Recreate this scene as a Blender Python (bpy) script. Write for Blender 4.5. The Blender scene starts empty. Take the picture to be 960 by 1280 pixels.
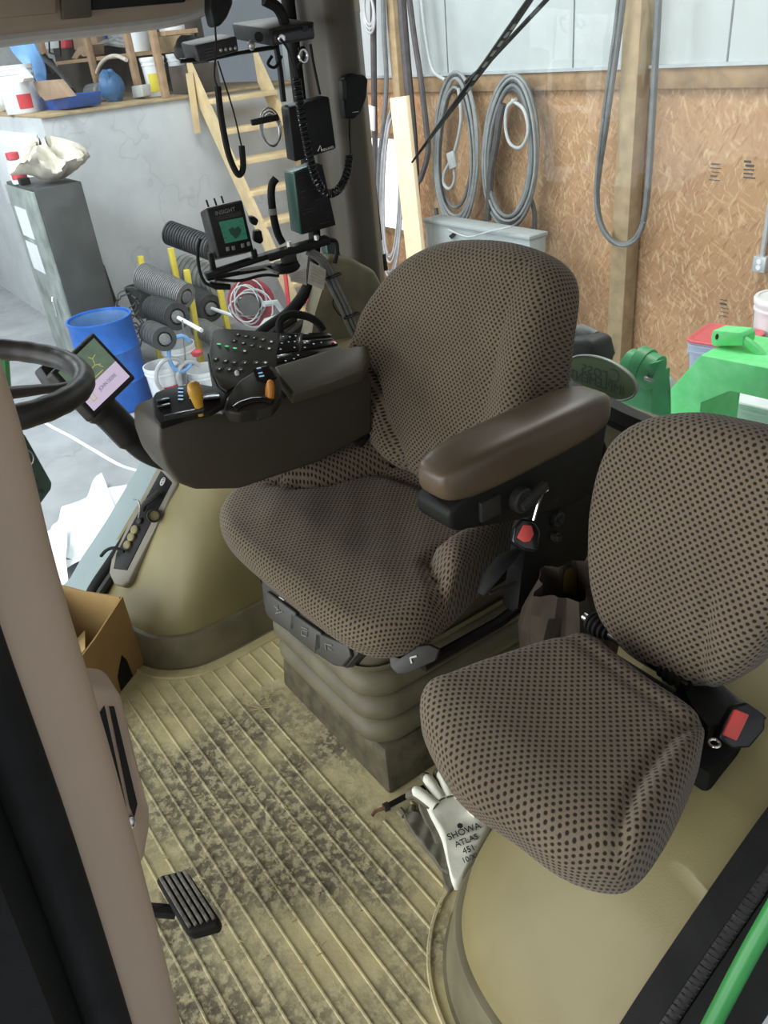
import bpy, bmesh, math, random
from mathutils import Vector, Matrix, Quaternion
random.seed(11)
SC = bpy.context.scene
COL = SC.collection
V = Vector
PI = math.pi

# ------------------------------------------------------------------ camera
FPX, CAMH, YAW, PITCH, ROLL = 1000.0, 1.35, math.radians(33), math.atan(.6), math.radians(6.3)
_h = V((math.cos(YAW), -math.sin(YAW), 0)); _z = V((0, 0, 1))
_F = _h * math.cos(PITCH) - _z * math.sin(PITCH)
_R0 = _F.cross(_z).normalized(); _U0 = _R0.cross(_F)
_R = _R0 * math.cos(ROLL) - _U0 * math.sin(ROLL)
_U = _R0 * math.sin(ROLL) + _U0 * math.cos(ROLL)
CAM = V((0, 0, CAMH))
cd = bpy.data.cameras.new('camera'); cam = bpy.data.objects.new('camera', cd); COL.objects.link(cam)
cd.sensor_fit = 'VERTICAL'; cd.sensor_height = 36; cd.lens = 36 * FPX / 1280; cd.clip_start = .02; cd.clip_end = 60
m3 = Matrix((_R, _U, -_F)).transposed()
cam.matrix_world = Matrix.Translation(CAM) @ m3.to_4x4()
SC.camera = cam
vs = SC.view_settings
SC.display_settings.display_device = 'sRGB'
vs.view_transform = 'Standard'; vs.look = 'None'; vs.gamma = 1; vs.use_curve_mapping = False; vs.exposure = 0.0

def ray(x, y): return _F + _R * ((x - 480) / FPX) - _U * ((y - 640) / FPX)
def on(p, P0, n):
    d = ray(*p); return CAM + d * (((V(P0) - CAM).dot(V(n))) / d.dot(V(n)))
def onx(x, y, X): return on((x, y), (X, 0, 0), (1, 0, 0))
def ony(x, y, Y): return on((x, y), (0, Y, 0), (0, 1, 0))
def onz(x, y, Z): return on((x, y), (0, 0, Z), (0, 0, 1))
def dep(x, y, t): return CAM + ray(x, y) * t

# ------------------------------------------------------------------ materials
MATS = {}
def new_mat(name):
    m = bpy.data.materials.new(name); m.use_nodes = True
    nt = m.node_tree; b = nt.nodes['Principled BSDF']
    return m, nt, b
def nd(nt, t, **kw):
    n = nt.nodes.new(t)
    for k, v in kw.items():
        if k in n.inputs: n.inputs[k].default_value = v
        else: setattr(n, k, v)
    return n
def ramp(nt, fac, stops):
    r = nt.nodes.new('ShaderNodeValToRGB'); el = r.color_ramp.elements
    while len(el) < len(stops): el.new(.5)
    for e, (p, c) in zip(el, stops):
        e.position = p; e.color = (*c, 1) if len(c) == 3 else c
    nt.links.new(fac, r.inputs[0]); return r.outputs[0]
def noise(nt, scale, detail=3, rough=.55, coord='Object', vscale=None, rot=None):
    o = nt.nodes.new('ShaderNodeNewGeometry').outputs['Position'] if coord == 'World' else nt.nodes.new('ShaderNodeTexCoord').outputs[coord]
    if vscale or rot:
        mp = nt.nodes.new('ShaderNodeMapping'); nt.links.new(o, mp.inputs[0])
        if vscale: mp.inputs['Scale'].default_value = vscale
        if rot: mp.inputs['Rotation'].default_value = rot
        o = mp.outputs[0]
    n = nt.nodes.new('ShaderNodeTexNoise'); nt.links.new(o, n.inputs['Vector'])
    n.inputs['Scale'].default_value = scale; n.inputs['Detail'].default_value = detail; n.inputs['Roughness'].default_value = rough
    return n.outputs['Fac']
def mixc(nt, fac, a, b, mode='MIX'):
    m = nt.nodes.new('ShaderNodeMix'); m.data_type = 'RGBA'; m.blend_type = mode
    for sock, v in ((0, fac), (6, a), (7, b)):
        if isinstance(v, bpy.types.NodeSocket): nt.links.new(v, m.inputs[sock])
        elif sock == 0: m.inputs[0].default_value = v
        else: m.inputs[sock].default_value = (*v, 1)
    return m.outputs[2]
def bump(nt, b, h, strength=.3, dist=.01):
    bp = nt.nodes.new('ShaderNodeBump'); bp.inputs['Strength'].default_value = strength; bp.inputs['Distance'].default_value = dist
    nt.links.new(h, bp.inputs['Height']); nt.links.new(bp.outputs[0], b.inputs['Normal'])
def mat(name, col, rough=.5, metal=0, var=.12, scale=30, bmp=0, bscale=200, emit=None, estr=1, spec=None, alt=None):
    """plain surface with a little mottling (and optional grain)"""
    if name in MATS: return MATS[name]
    m, nt, b = new_mat(name)
    b.inputs['Roughness'].default_value = rough; b.inputs['Metallic'].default_value = metal
    if spec is not None: b.inputs['Specular IOR Level'].default_value = spec
    lo = tuple(c * (1 - var) for c in col); hi = alt or tuple(min(1, c * (1 + var)) for c in col)
    c = ramp(nt, noise(nt, scale), [(.3, lo), (.7, hi)])
    nt.links.new(c, b.inputs['Base Color'])
    if bmp: bump(nt, b, noise(nt, bscale, 2), bmp, .002)
    if emit:
        b.inputs['Emission Color'].default_value = (*emit, 1); b.inputs['Emission Strength'].default_value = estr
    MATS[name] = m; return m
def fabric(name, base, dot, dark, A=.0112, B=.0064, rad=.32):
    """woven seat cloth: staggered dark dots on a taupe weave, from the cloth's own UVs in metres"""
    m, nt, b = new_mat(name); L = nt.links.new
    uv = nt.nodes.new('ShaderNodeUVMap')
    sep = nt.nodes.new('ShaderNodeSeparateXYZ'); L(uv.outputs[0], sep.inputs[0])
    def mth(op, a, c=None):
        n = nt.nodes.new('ShaderNodeMath'); n.operation = op
        for i, v in enumerate((a, c)):
            if v is None: continue
            if isinstance(v, bpy.types.NodeSocket): L(v, n.inputs[i])
            else: n.inputs[i].default_value = v
        return n.outputs[0]
    v = mth('DIVIDE', sep.outputs[1], B); row = mth('FLOOR', v)
    u = mth('ADD', mth('DIVIDE', sep.outputs[0], A), mth('MULTIPLY', mth('MODULO', mth('ABSOLUTE', row), 2), .5))
    fu = mth('SUBTRACT', mth('FRACT', u), .5); fv = mth('SUBTRACT', mth('FRACT', v), .5)
    fu = mth('MULTIPLY', fu, 1.25); fv = mth('MULTIPLY', fv, .8)
    d = mth('SQRT', mth('ADD', mth('MULTIPLY', fu, fu), mth('MULTIPLY', fv, fv)))
    dotf = ramp(nt, d, [(rad - .10, (1, 1, 1)), (rad + .04, (0, 0, 0))])
    fn = noise(nt, 900, 2); wear = noise(nt, 7, 4)
    bc = mixc(nt, ramp(nt, fn, [(.3, (0, 0, 0)), (.7, (1, 1, 1))]), tuple(c * .8 for c in base), tuple(c * 1.2 for c in base))
    bc = mixc(nt, ramp(nt, wear, [(.4, (0, 0, 0)), (.72, (.55, .55, .55))]), bc, dark)
    c = mixc(nt, dotf, bc, dot)
    L(c, b.inputs['Base Color']); b.inputs['Roughness'].default_value = .95
    b.inputs['Sheen Weight'].default_value = .15; b.inputs['Specular IOR Level'].default_value = .15
    bump(nt, b, ramp(nt, d, [(.1, (0, 0, 0)), (.5, (1, 1, 1))]), .35, .0015)
    MATS[name] = m; return m
M = MATS
mat('trim_beige', (.245, .205, .088), .55, var=.10, scale=5, bmp=.12, bscale=500, alt=(.275, .235, .103))
mat('trim_lower', (.16, .142, .082), .6, var=.3, scale=9, bmp=.15, bscale=300)
mat('trim_brown', (.060, .051, .035), .55, var=.1, scale=8, bmp=.15, bscale=600)
mat('lid_brown', (.075, .066, .042), .5, var=.1, scale=8, bmp=.15, bscale=600)
mat('arm_brown', (.10, .07, .042), .38, var=.12, scale=10, bmp=.05, bscale=400)
mat('post_beige', (.46, .345, .245), .55, var=.05, scale=6)
mat('roof_beige', (.34, .27, .20), .7, var=.08, scale=6, bmp=.1, bscale=500)
mat('pillar_beige', (.088, .073, .050), .55, var=.08, scale=6, bmp=.1, bscale=400)
mat('black', (.010, .0098, .0092), .5, spec=.22, var=.2, bmp=.08, bscale=500)
mat('black_gloss', (.01, .01, .011), .18, var=.1)
mat('black_rubber', (.013, .0128, .012), .7, spec=.2, var=.3, scale=20, bmp=.15, bscale=200)
mat('charcoal', (.028, .027, .025), .5, spec=.3, var=.15, bmp=.1, bscale=500)
mat('bellows', (.125, .112, .066), .6, var=.2, scale=12, bmp=.1, bscale=200)
mat('plinth', (.085, .074, .042), .75, var=.45, scale=25, bmp=.25, bscale=120)
mat('switch_grey', (.038, .036, .028), .5, var=.1, bmp=.08, bscale=500)
mat('white_print', (.75, .75, .72), .6, var=.02)
mat('grey_print', (.22, .22, .2), .6, var=.02)
mat('dim_print', (.045, .05, .05), .6, var=.02)
mat('red_button', (.62, .07, .06), .4, var=.06)
mat('chrome', (.75, .75, .74), .2, 1, var=.05)
mat('steel', (.4, .4, .39), .4, .8, var=.15)
mat('coupler_green', (.06, .36, .13), .45, var=.15, scale=12)
mat('dark_green', (.008, .05, .03), .4, var=.15)
mat('deere_green', (.035, .26, .06), .4, var=.15, scale=12)
mat('cardboard', (.33, .2, .075), .85, var=.12, scale=9, bmp=.1, bscale=150)
mat('cardboard_in', (.42, .28, .11), .85, var=.1, scale=9, bmp=.1, bscale=150)
mat('wheel_black', (.03, .027, .024), .42, var=.12, bmp=.15, bscale=700)
mat('yellow_knob', (.55, .3, .03), .35, var=.1)
mat('orange_knob', (.62, .23, .02), .3, var=.12)
mat('glove_white', (.86, .86, .72), .9, var=.1, scale=40, bmp=.3, bscale=500)
mat('glove_grey', (.13, .12, .085), .8, var=.3, scale=40, bmp=.2, bscale=300)
mat('ink', (.03, .035, .04), .7, var=.02)
fabric('seat_cloth', (.165, .128, .086), (.02, .015, .010), (.10, .077, .05))
fabric('jump_cloth', (.175, .138, .095), (.022, .016, .010), (.125, .097, .066))

def glass_mat():
    m, nt, b = new_mat('window_glass'); L = nt.links.new
    nt.nodes.remove(b); out = nt.nodes['Material Output']
    tr = nd(nt, 'ShaderNodeBsdfTransparent'); tr.inputs[0].default_value = (.93, .96, .95, 1)
    gl = nd(nt, 'ShaderNodeBsdfGlossy'); gl.inputs['Roughness'].default_value = .03
    df = nd(nt, 'ShaderNodeBsdfDiffuse'); df.inputs[0].default_value = (.8, .82, .8, 1)
    fr = nd(nt, 'ShaderNodeFresnel'); fr.inputs[0].default_value = 1.4
    ge = nd(nt, 'ShaderNodeNewGeometry'); sb = nd(nt, 'ShaderNodeMath'); sb.operation = 'SUBTRACT'; sb.inputs[0].default_value = 1; L(ge.outputs['Backfacing'], sb.inputs[1])
    ml = nd(nt, 'ShaderNodeMath'); ml.operation = 'MULTIPLY'; L(fr.outputs[0], ml.inputs[0]); L(sb.outputs[0], ml.inputs[1])
    mx = nd(nt, 'ShaderNodeMixShader'); hf = nd(nt, 'ShaderNodeMath'); hf.operation = 'MULTIPLY'; L(ml.outputs[0], hf.inputs[0]); hf.inputs[1].default_value = .55; L(hf.outputs[0], mx.inputs[0]); L(tr.outputs[0], mx.inputs[1]); L(gl.outputs[0], mx.inputs[2])
    m2 = nd(nt, 'ShaderNodeMixShader'); L(ramp(nt, noise(nt, 6, 5), [(.35, (.012,) * 3), (.8, (.05,) * 3)]), m2.inputs[0])
    L(mx.outputs[0], m2.inputs[1]); L(df.outputs[0], m2.inputs[2]); L(m2.outputs[0], out.inputs[0])
    MATS['glass'] = m
glass_mat()

# ------------------------------------------------------------------ mesh builder
def basis(d, up=(0, 0, 1)):
    d = V(d).normalized(); u = V(up)
    if abs(d.dot(u)) > .98 * u.length: u = V((1, 0, 0))
    x = u.cross(d).normalized(); y = d.cross(x)
    return x, y, d
def spline(pts, n=8, closed=False):
    """Catmull-Rom through the points"""
    P = [V(p) for p in pts]; out = []; N = len(P)
    segs = N if closed else N - 1
    for i in range(segs):
        p0 = P[(i - 1) % N] if closed or i > 0 else P[0] * 2 - P[1]
        p1 = P[i]; p2 = P[(i + 1) % N]
        p3 = P[(i + 2) % N] if closed or i + 2 < N else P[-1] * 2 - P[-2]
        for k in range(n):
            t = k / n
            out.append(.5 * ((2 * p1) + (p2 - p0) * t + (2 * p0 - 5 * p1 + 4 * p2 - p3) * t * t + (3 * p1 - p0 - 3 * p2 + p3) * t ** 3))
    if not closed: out.append(P[-1].copy())
    return out
class MB:
    def __init__(s): s.bm = bmesh.new(); s.uv = None
    def _bev(s, faces, r, seg=2):
        if r <= 0: return
        es = list({e for f in faces for e in f.edges})
        bmesh.ops.bevel(s.bm, geom=es, offset=r, segments=seg, profile=.5, affect='EDGES', clamp_overlap=True)
    def hexa(s, c8, bev=0, seg=2):
        """box from 8 corners: 4 of one face then 4 of the opposite face"""
        v = [s.bm.verts.new(c) for c in c8]
        fs = [s.bm.faces.new([v[i] for i in q]) for q in ((3, 2, 1, 0), (4, 5, 6, 7), (0, 1, 5, 4), (1, 2, 6, 5), (2, 3, 7, 6), (3, 0, 4, 7))]
        s._bev(fs, bev, seg); return s
    def box(s, c, size, rot=None, bev=0, seg=2):
        c = V(c); h = V(size) / 2; R = rot or Matrix.Identity(3)
        q = [(-1, -1), (1, -1), (1, 1), (-1, 1)]
        return s.hexa([c + R @ V((x * h.x, y * h.y, z * h.z)) for z in (-1, 1) for x, y in q], bev, seg)
    def bar(s, a, b, w, t, up=(0, 0, 1), bev=0):
        a, b = V(a), V(b); x, y, d = basis(b - a, up)
        q = [(-1, -1), (1, -1), (1, 1), (-1, 1)]
        return s.hexa([p + x * (i * w / 2) + y * (j * t / 2) for p in (a, b) for i, j in q], bev)
    def prism(s, poly, depth, bev=0, seg=2):
        """closed 3-D polygon pushed along the vector depth"""
        n = len(poly); D = V(depth)
        a = [s.bm.verts.new(p) for p in poly]; b = [s.bm.verts.new(V(p) + D) for p in poly]
        fs = [s.bm.faces.new(a[::-1]), s.bm.faces.new(b)]
        for i in range(n): fs.append(s.bm.faces.new((a[i], a[(i + 1) % n], b[(i + 1) % n], b[i])))
        s._bev(fs, bev, seg); return s
    def tube(s, pts, r, seg=8, closed=False, flat=1.0, up=(0, 0, 1), cap=True):
        P = [V(p) for p in pts]; n = len(P); rings = []
        rr = r if hasattr(r, '__len__') else [r] * n
        t0 = None; x = None
        for i in range(n):
            if closed: t = (P[(i + 1) % n] - P[i - 1])
            else: t = P[min(i + 1, n - 1)] - P[max(i - 1, 0)]
            if t.length < 1e-9: t = V((0, 0, 1))
            t.normalize()
            if x is None: x, y, _ = basis(t, up)
            else:
                q = t0.rotation_difference(t); x = q @ x; x = (x - t * x.dot(t)).normalized(); y = t.cross(x)
            t0 = t
            rings.append([s.bm.verts.new(P[i] + (x * math.cos(2 * PI * k / seg) + y * math.sin(2 * PI * k / seg) * flat) * rr[i]) for k in range(seg)])
        for i in range(n if closed else n - 1):
            a, b = rings[i], rings[(i + 1) % n]
            off = 0
            if closed and i == n - 1:
                off = min(range(seg), key=lambda o: sum((a[k].co - b[(k + o) % seg].co).length for k in range(seg)))
            for k in range(seg): s.bm.faces.new((a[k], a[(k + 1) % seg], b[(k + 1 + off) % seg], b[(k + off) % seg]))
        if cap and not closed:
            s.bm.faces.new(rings[0][::-1]); s.bm.faces.new(rings[-1])
        return s
    def lathe(s, prof, origin, axis=(0, 0, 1), seg=24, cap=True):
        """prof: (radius, height) along axis"""
        o = V(origin); x, y, d = basis(axis); rings = []
        for r, h in prof:
            r = max(r, 1e-4)
            rings.append([s.bm.verts.new(o + d * h + (x * math.cos(2 * PI * k / seg) + y * math.sin(2 * PI * k / seg)) * r) for k in range(seg)])
        for a, b in zip(rings, rings[1:]):
            for k in range(seg): s.bm.faces.new((a[k], a[(k + 1) % seg], b[(k + 1) % seg], b[k]))
        if cap: s.bm.faces.new(rings[0][::-1]); s.bm.faces.new(rings[-1])
        return s
    def cyl(s, a, b, r, r2=None, seg=16, bev=0):
        a, b = V(a), V(b); L = (b - a).length; r2 = r if r2 is None else r2
        if bev: return s.lathe([(r - bev, 0), (r, bev), (r2, L - bev), (r2 - bev, L)], a, b - a, seg)
        return s.lathe([(r, 0), (r2, L)], a, b - a, seg)
    def blob(s, c, rad, rot=None, seg=14, rings=9, jitter=0, e=1.0):
        c = V(c); R = rot or Matrix.Identity(3); rg = []
        sg = lambda v: math.copysign(abs(v) ** e, v)
        for i in range(1, rings):
            th = PI * i / rings
            rg.append([s.bm.verts.new(c + R @ V((rad[0] * sg(math.sin(th)) * sg(math.cos(2 * PI * k / seg)), rad[1] * sg(math.sin(th)) * sg(math.sin(2 * PI * k / seg)), rad[2] * sg(math.cos(th)))) * (1 + random.uniform(-jitter, jitter))) for k in range(seg)])
        t = s.bm.verts.new(c + R @ V((0, 0, rad[2]))); b = s.bm.verts.new(c - R @ V((0, 0, rad[2])))
        for a, d in zip(rg, rg[1:]):
            for k in range(seg): s.bm.faces.new((a[k], d[k], d[(k + 1) % seg], a[(k + 1) % seg]))
        for k in range(seg):
            s.bm.faces.new((t, rg[0][k], rg[0][(k + 1) % seg])); s.bm.faces.new((b, rg[-1][(k + 1) % seg], rg[-1][k]))
        return s
    def grid(s, fn, nu, nv, close_u=False):
        vv = [[s.bm.verts.new(fn(i / (nu if close_u else nu - 1), j / (nv - 1))) for i in range(nu)] for j in range(nv)]
        for j in range(nv - 1):
            for i in range(nu if close_u else nu - 1):
                i2 = (i + 1) % nu
                s.bm.faces.new((vv[j][i], vv[j][i2], vv[j + 1][i2], vv[j + 1][i]))
        return s
    def solid(s, fn, nu, nv, off):
        """a sheet with thickness: fn(u,v) and the same sheet moved by the vector off"""
        D = V(off)
        A = [[s.bm.verts.new(fn(i / (nu - 1), j / (nv - 1))) for i in range(nu)] for j in range(nv)]
        B = [[s.bm.verts.new(v.co + D) for v in r] for r in A]
        for j in range(nv - 1):
            for i in range(nu - 1):
                s.bm.faces.new((A[j][i], A[j][i + 1], A[j + 1][i + 1], A[j + 1][i])); s.bm.faces.new((B[j][i], B[j + 1][i], B[j + 1][i + 1], B[j][i + 1]))
        for j in range(nv - 1):
            for i in (0, nu - 1): s.bm.faces.new((A[j][i], A[j + 1][i], B[j + 1][i], B[j][i]))
        for i in range(nu - 1):
            for j in (0, nv - 1): s.bm.faces.new((A[j][i], A[j][i + 1], B[j][i + 1], B[j][i]))
        return s
    def ribbon(s, pts, w, t, side):
        """flat strap along pts; side = width direction"""
        sd = V(side).normalized(); P = [V(p) for p in pts]; rows = []
        for i, p in enumerate(P):
            d = (P[min(i + 1, len(P) - 1)] - P[max(0, i - 1)]).normalized(); nn = sd.cross(d).normalized()
            rows.append([s.bm.verts.new(p + sd * (a * w / 2) + nn * (b * t / 2)) for a, b in ((-1, -1), (1, -1), (1, 1), (-1, 1))])
        for a, b in zip(rows, rows[1:]):
            for k in range(4): s.bm.faces.new((a[k], a[(k + 1) % 4], b[(k + 1) % 4], b[k]))
        s.bm.faces.new(rows[0][::-1]); s.bm.faces.new(rows[-1]); return s
    def build(s, name, m, parent=None, smooth=True, angle=40):
        bm = s.bm
        bmesh.ops.recalc_face_normals(bm, faces=bm.faces[:])
        me = bpy.data.meshes.new(name)
        if parent is not None:
            L = wloc(parent)
            for v in bm.verts: v.co -= L
        bm.to_mesh(me); bm.free()
        me.materials.append(M[m] if isinstance(m, str) else m)
        o = bpy.data.objects.new(name, me); COL.objects.link(o)
        if parent is not None: o.parent = parent
        if smooth:
            me.polygons.foreach_set('use_smooth', [True] * len(me.polygons))
            try: me.set_sharp_from_angle(angle=math.radians(angle))
            except Exception: pass
        return o
def wloc(o):
    L = V((0, 0, 0))
    while o is not None: L += o.location; o = o.parent
    return L
def tag(o, label=None, cat=None, group=None, kind=None):
    if label: o['label'] = label
    if cat: o['category'] = cat
    if group: o['group'] = group
    if kind: o['kind'] = kind
    return o
def thing(name, loc, label, cat, group=None):
    o = bpy.data.objects.new(name, None); COL.objects.link(o); o.location = loc; o.empty_display_size = .05
    return tag(o, label, cat, group)
def struct(mb, name, m, label=None, smooth=True, parent=None, angle=40):
    o = mb.build(name, m, parent, smooth, angle)
    return tag(o, label, None, None, 'structure')
def dup(root, loc, label=None, rotz=0, scale=1):
    r = root.copy(); COL.objects.link(r); r.location = loc; r.rotation_euler.z += rotz; r.scale = r.scale * scale
    if label: r['label'] = label
    for ch in root.children:
        c = ch.copy(); COL.objects.link(c); c.parent = r
        for g in ch.children:
            d = g.copy(); COL.objects.link(d); d.parent = c
    return r
def text(name, body, loc, xdir, ydir, size, m, parent, depth=.0004, squash=1.0, align='CENTER'):
    cu = bpy.data.curves.new(name, 'FONT'); cu.body = body; cu.size = size; cu.extrude = depth
    cu.align_x = align; cu.align_y = 'CENTER'
    o = bpy.data.objects.new(name, cu); COL.objects.link(o)
    x = V(xdir).normalized(); y = V(ydir); y = (y - x * y.dot(x)).normalized(); z = x.cross(y)
    mx = Matrix((x * squash, y, z)).transposed().to_4x4(); mx.translation = V(loc)
    dg = bpy.context.evaluated_depsgraph_get(); me = bpy.data.meshes.new_from_object(o.evaluated_get(dg))
    bpy.data.objects.remove(o); bpy.data.curves.remove(cu)
    L = wloc(parent) if parent is not None else V((0, 0, 0))
    mx.translation -= L
    me.transform(mx); me.materials.clear(); me.materials.append(M[m])
    ob = bpy.data.objects.new(name, me); COL.objects.link(ob)
    if parent is not None: ob.parent = parent
    return ob
def pad(name, outline, top, bottom, r, m, parent, frame=None, nring=26, uvs=1.0):
    """upholstered pad. outline: closed list of (u,v); top(u,v)/bottom(u,v): heights; r: edge rounding; frame maps (u,v,h) to world"""
    n = len(outline); cx = sum(p[0] for p in outline) / n; cy = sum(p[1] for p in outline) / n
    frame = frame or (lambda u, v, h: V((u, v, h)))
    L = wloc(parent); bm = bmesh.new(); uvl = bm.loops.layers.uv.new('UVMap')
    rings = []
    def ring(inset, h0, tfrac, uvout):
        out = []
        for (x, y) in outline:
            dx, dy = x - cx, y - cy; Ln = math.hypot(dx, dy)
            k = max(0.0, 1 - inset / Ln) if inset >= 0 else 1 - inset / Ln
            px, py = cx + dx * k, cy + dy * k
            T, B = top(px, py), bottom(px, py)
            kk = 1 + uvout / Ln
            uvc = (cx + dx * kk, cy + dy * kk) if uvout > 0 else (px, py)
            out.append((frame(px, py, B + (T - B) * tfrac + h0), uvc))
        return out
    R_ = r
    meanR = min(math.hypot(x - cx, y - cy) for x, y in outline)
    for i in range(nring):                       # top, from the middle out
        f = (i + .02) / nring; ins_f = 1 - f
        out = []
        for (x, y) in outline:
            dx, dy = x - cx, y - cy; Ln = math.hypot(dx, dy)
            k = (1 - R_ / Ln) * f
            px, py = cx + dx * k, cy + dy * k
            out.append((frame(px, py, top(px, py)), (px, py)))
        rings.append(out)
    acc = 0
    for a in range(0, 91, 15):                   # rounded top edge
        t = math.radians(a)
        rings.append(ring(R_ * (1 - math.sin(t)), -R_ * (1 - math.cos(t)), 1, max(0, R_ * t - R_)))
    th = max(.001, top(cx, cy) - bottom(cx, cy) - 1.6 * R_)
    rings.append(ring(0, R_ * .6, 0, R_ * .57 + th))
    for a in (30, 60, 90):
        t = math.radians(a)
        rings.append(ring(R_ * .6 * (1 - math.cos(t)), R_ * .6 * (1 - math.sin(t)), 0, R_ * .57 + th + R_ * .6 * t))
    VV = [[bm.verts.new(p - L) for p, _ in rg] for rg in rings]
    UU = [[u for _, u in rg] for rg in rings]
    def quad(vs_, us_):
        f = bm.faces.new(vs_); f.smooth = True
        for lp, u in zip(f.loops, us_): lp[uvl].uv = (u[0] * uvs, u[1] * uvs)
    for j in range(len(VV) - 1):
        for i in range(n):
            k = (i + 1) % n
            quad((VV[j][i], VV[j][k], VV[j + 1][k], VV[j + 1][i]), (UU[j][i], UU[j][k], UU[j + 1][k], UU[j + 1][i]))
    quad(VV[0][::-1], UU[0][::-1]); quad(VV[-1], UU[-1])
    bmesh.ops.recalc_face_normals(bm, faces=bm.faces[:])
    me = bpy.data.meshes.new(name); bm.to_mesh(me); bm.free(); me.materials.append(M[m])
    o = bpy.data.objects.new(name, me); COL.objects.link(o); o.parent = parent
    return o
def sm(a, b, x):
    t = max(0, min(1, (x - a) / (b - a))); return t * t * (3 - 2 * t)
def interp(tab, x):
    if x <= tab[0][0]: return tab[0][1]
    for (a, va), (b, vb) in zip(tab, tab[1:]):
        if x <= b: return va + (vb - va) * (x - a) / (b - a)
    return tab[-1][1]
def helix(path, r, turns, n=10):
    """coil wound round a polyline path"""
    P = [V(p) for p in path]; cum = [0]
    for a, b in zip(P, P[1:]): cum.append(cum[-1] + (b - a).length)
    N = int(turns * n); out = []
    for i in range(N + 1):
        s_ = cum[-1] * i / N; j = max(k for k in range(len(P) - 1) if cum[k] <= s_ + 1e-9)
        f = (s_ - cum[j]) / max(1e-9, cum[j + 1] - cum[j]); p = P[j].lerp(P[j + 1], f)
        x, y, d = basis(P[j + 1] - P[j], (.3, .9, .2)); a = 2 * PI * i / n
        out.append(p + x * (math.cos(a) * r) + y * (math.sin(a) * r))
    return out
# ================================================================== the cab shell
# floor mat
def mat_floor():
    m, nt, b = new_mat('floor_mat'); L = nt.links.new
    geo = nt.nodes.new('ShaderNodeNewGeometry'); sep = nt.nodes.new('ShaderNodeSeparateXYZ'); L(geo.outputs['Position'], sep.inputs[0])
    dust = ramp(nt, noise(nt, 14, 5, .6, 'World'), [(.3, (.50, .43, .22)), (.7, (.68, .59, .33))])
    grime = ramp(nt, noise(nt, 60, 5, .7, 'World'), [(.3, (.085, .073, .05)), (.65, (.25, .215, .14))])
    big = noise(nt, 4.2, 4, .6, 'World'); chips = noise(nt, 52, 4, .62, 'World')
    # worn middle of the mat where boots scrape it clean of dust
    ma = nt.nodes.new('ShaderNodeVectorMath'); ma.operation = 'DISTANCE'; L(geo.outputs['Position'], ma.inputs[0]); ma.inputs[1].default_value = (1.08, -.25, 0)
    rad = ramp(nt, ma.outputs['Value'], [(.12, (1, 1, 1)), (.55, (0, 0, 0))])
    add = nt.nodes.new('ShaderNodeMath'); add.operation = 'MULTIPLY_ADD'; L(rad, add.inputs[0]); add.inputs[1].default_value = .24; L(big, add.inputs[2])
    wf = ramp(nt, add.outputs[0], [(.54, (0, 0, 0)), (.74, (1, 1, 1))])
    cf = ramp(nt, chips, [(.47, (1, 1, 1)), (.56, (.15, .15, .15))])
    f = nt.nodes.new('ShaderNodeMath'); f.operation = 'MULTIPLY'; L(wf, f.inputs[0]); L(cf, f.inputs[1])
    up = ramp(nt, sep.outputs[2], [(.0008, (1, 1, 1)), (.0026, (.3, .3, .3))])
    f2 = nt.nodes.new('ShaderNodeMath'); f2.operation = 'MULTIPLY'; L(f.outputs[0], f2.inputs[0]); L(up, f2.inputs[1])
    film = ramp(nt, add.outputs[0], [(.50, (0, 0, 0)), (.72, (.6, .6, .6))])
    fine = ramp(nt, noise(nt, 150, 3, .65, 'World'), [(.4, (.33, .29, .19)), (.6, (.62, .55, .36))])
    dust = mixc(nt, film, dust, fine)
    L(mixc(nt, f2.outputs[0], dust, grime), b.inputs['Base Color'])
    b.inputs['Roughness'].default_value = .85; b.inputs['Specular IOR Level'].default_value = .25
    bump(nt, b, chips, .5, .004)
    MATS['floor_mat'] = m
mat_floor()
RF = [(2.05, -.27), (1.85, -.285), (1.733, -.315), (1.672, -.345), (1.628, -.395), (1.605, -.45), (1.60, -.54), (1.605, -.65), (1.61, -.9), (1.61, -1.45)]
LF = [(.28, -.365), (.40, -.365), (.50, -.372), (.58, -.395), (.645, -.44), (.69, -.50), (.712, -.57), (.72, -.65), (.72, -.9), (.72, -1.45)]
mb = MB()
mb.box((1.17, -.25, -.02), (1.8, 2.5, .04))
yy = .62
while yy > -.80:
    x0, x1 = .40, 1.66
    x1 = min(x1, interp([(-.8, 1.56), (-.5, 1.57), (-.42, 1.575), (-.36, 1.60), (-.30, 1.645), (-.22, 1.70)], yy))
    x0 = max(x0, interp([(-.8, .76), (-.60, .755), (-.5, .73), (-.40, .63), (-.34, .55), (-.28, .40)], yy))
    spans = [(x0, x1)]
    if yy < -.49: spans = [(x0, .925), (1.43, x1)]
    for a, c in spans:
        w, h = .0022, .0026
        mb.hexa([(a, yy - w * 1.6, -.001), (c, yy - w * 1.6, -.001), (c, yy + w * 1.6, -.001), (a, yy + w * 1.6, -.001),
                 (a + .003, yy - w * .6, h), (c - .003, yy - w * .6, h), (c - .003, yy + w * .6, h), (a + .003, yy + w * .6, h)])
    yy -= .0345
# raised border the ridges run into, along both wheel arches
for pts, o in ((RF[1:9], -.030), (LF[1:9], .022)):
    P = [V((x + o, y + .012, .001)) for x, y in pts]
    mb.tube(spline(P, 5), .0045, 6)
struct(mb, 'cab_floor', 'floor_mat', 'dusty ribbed floor mat of the cab', angle=30)

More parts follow.
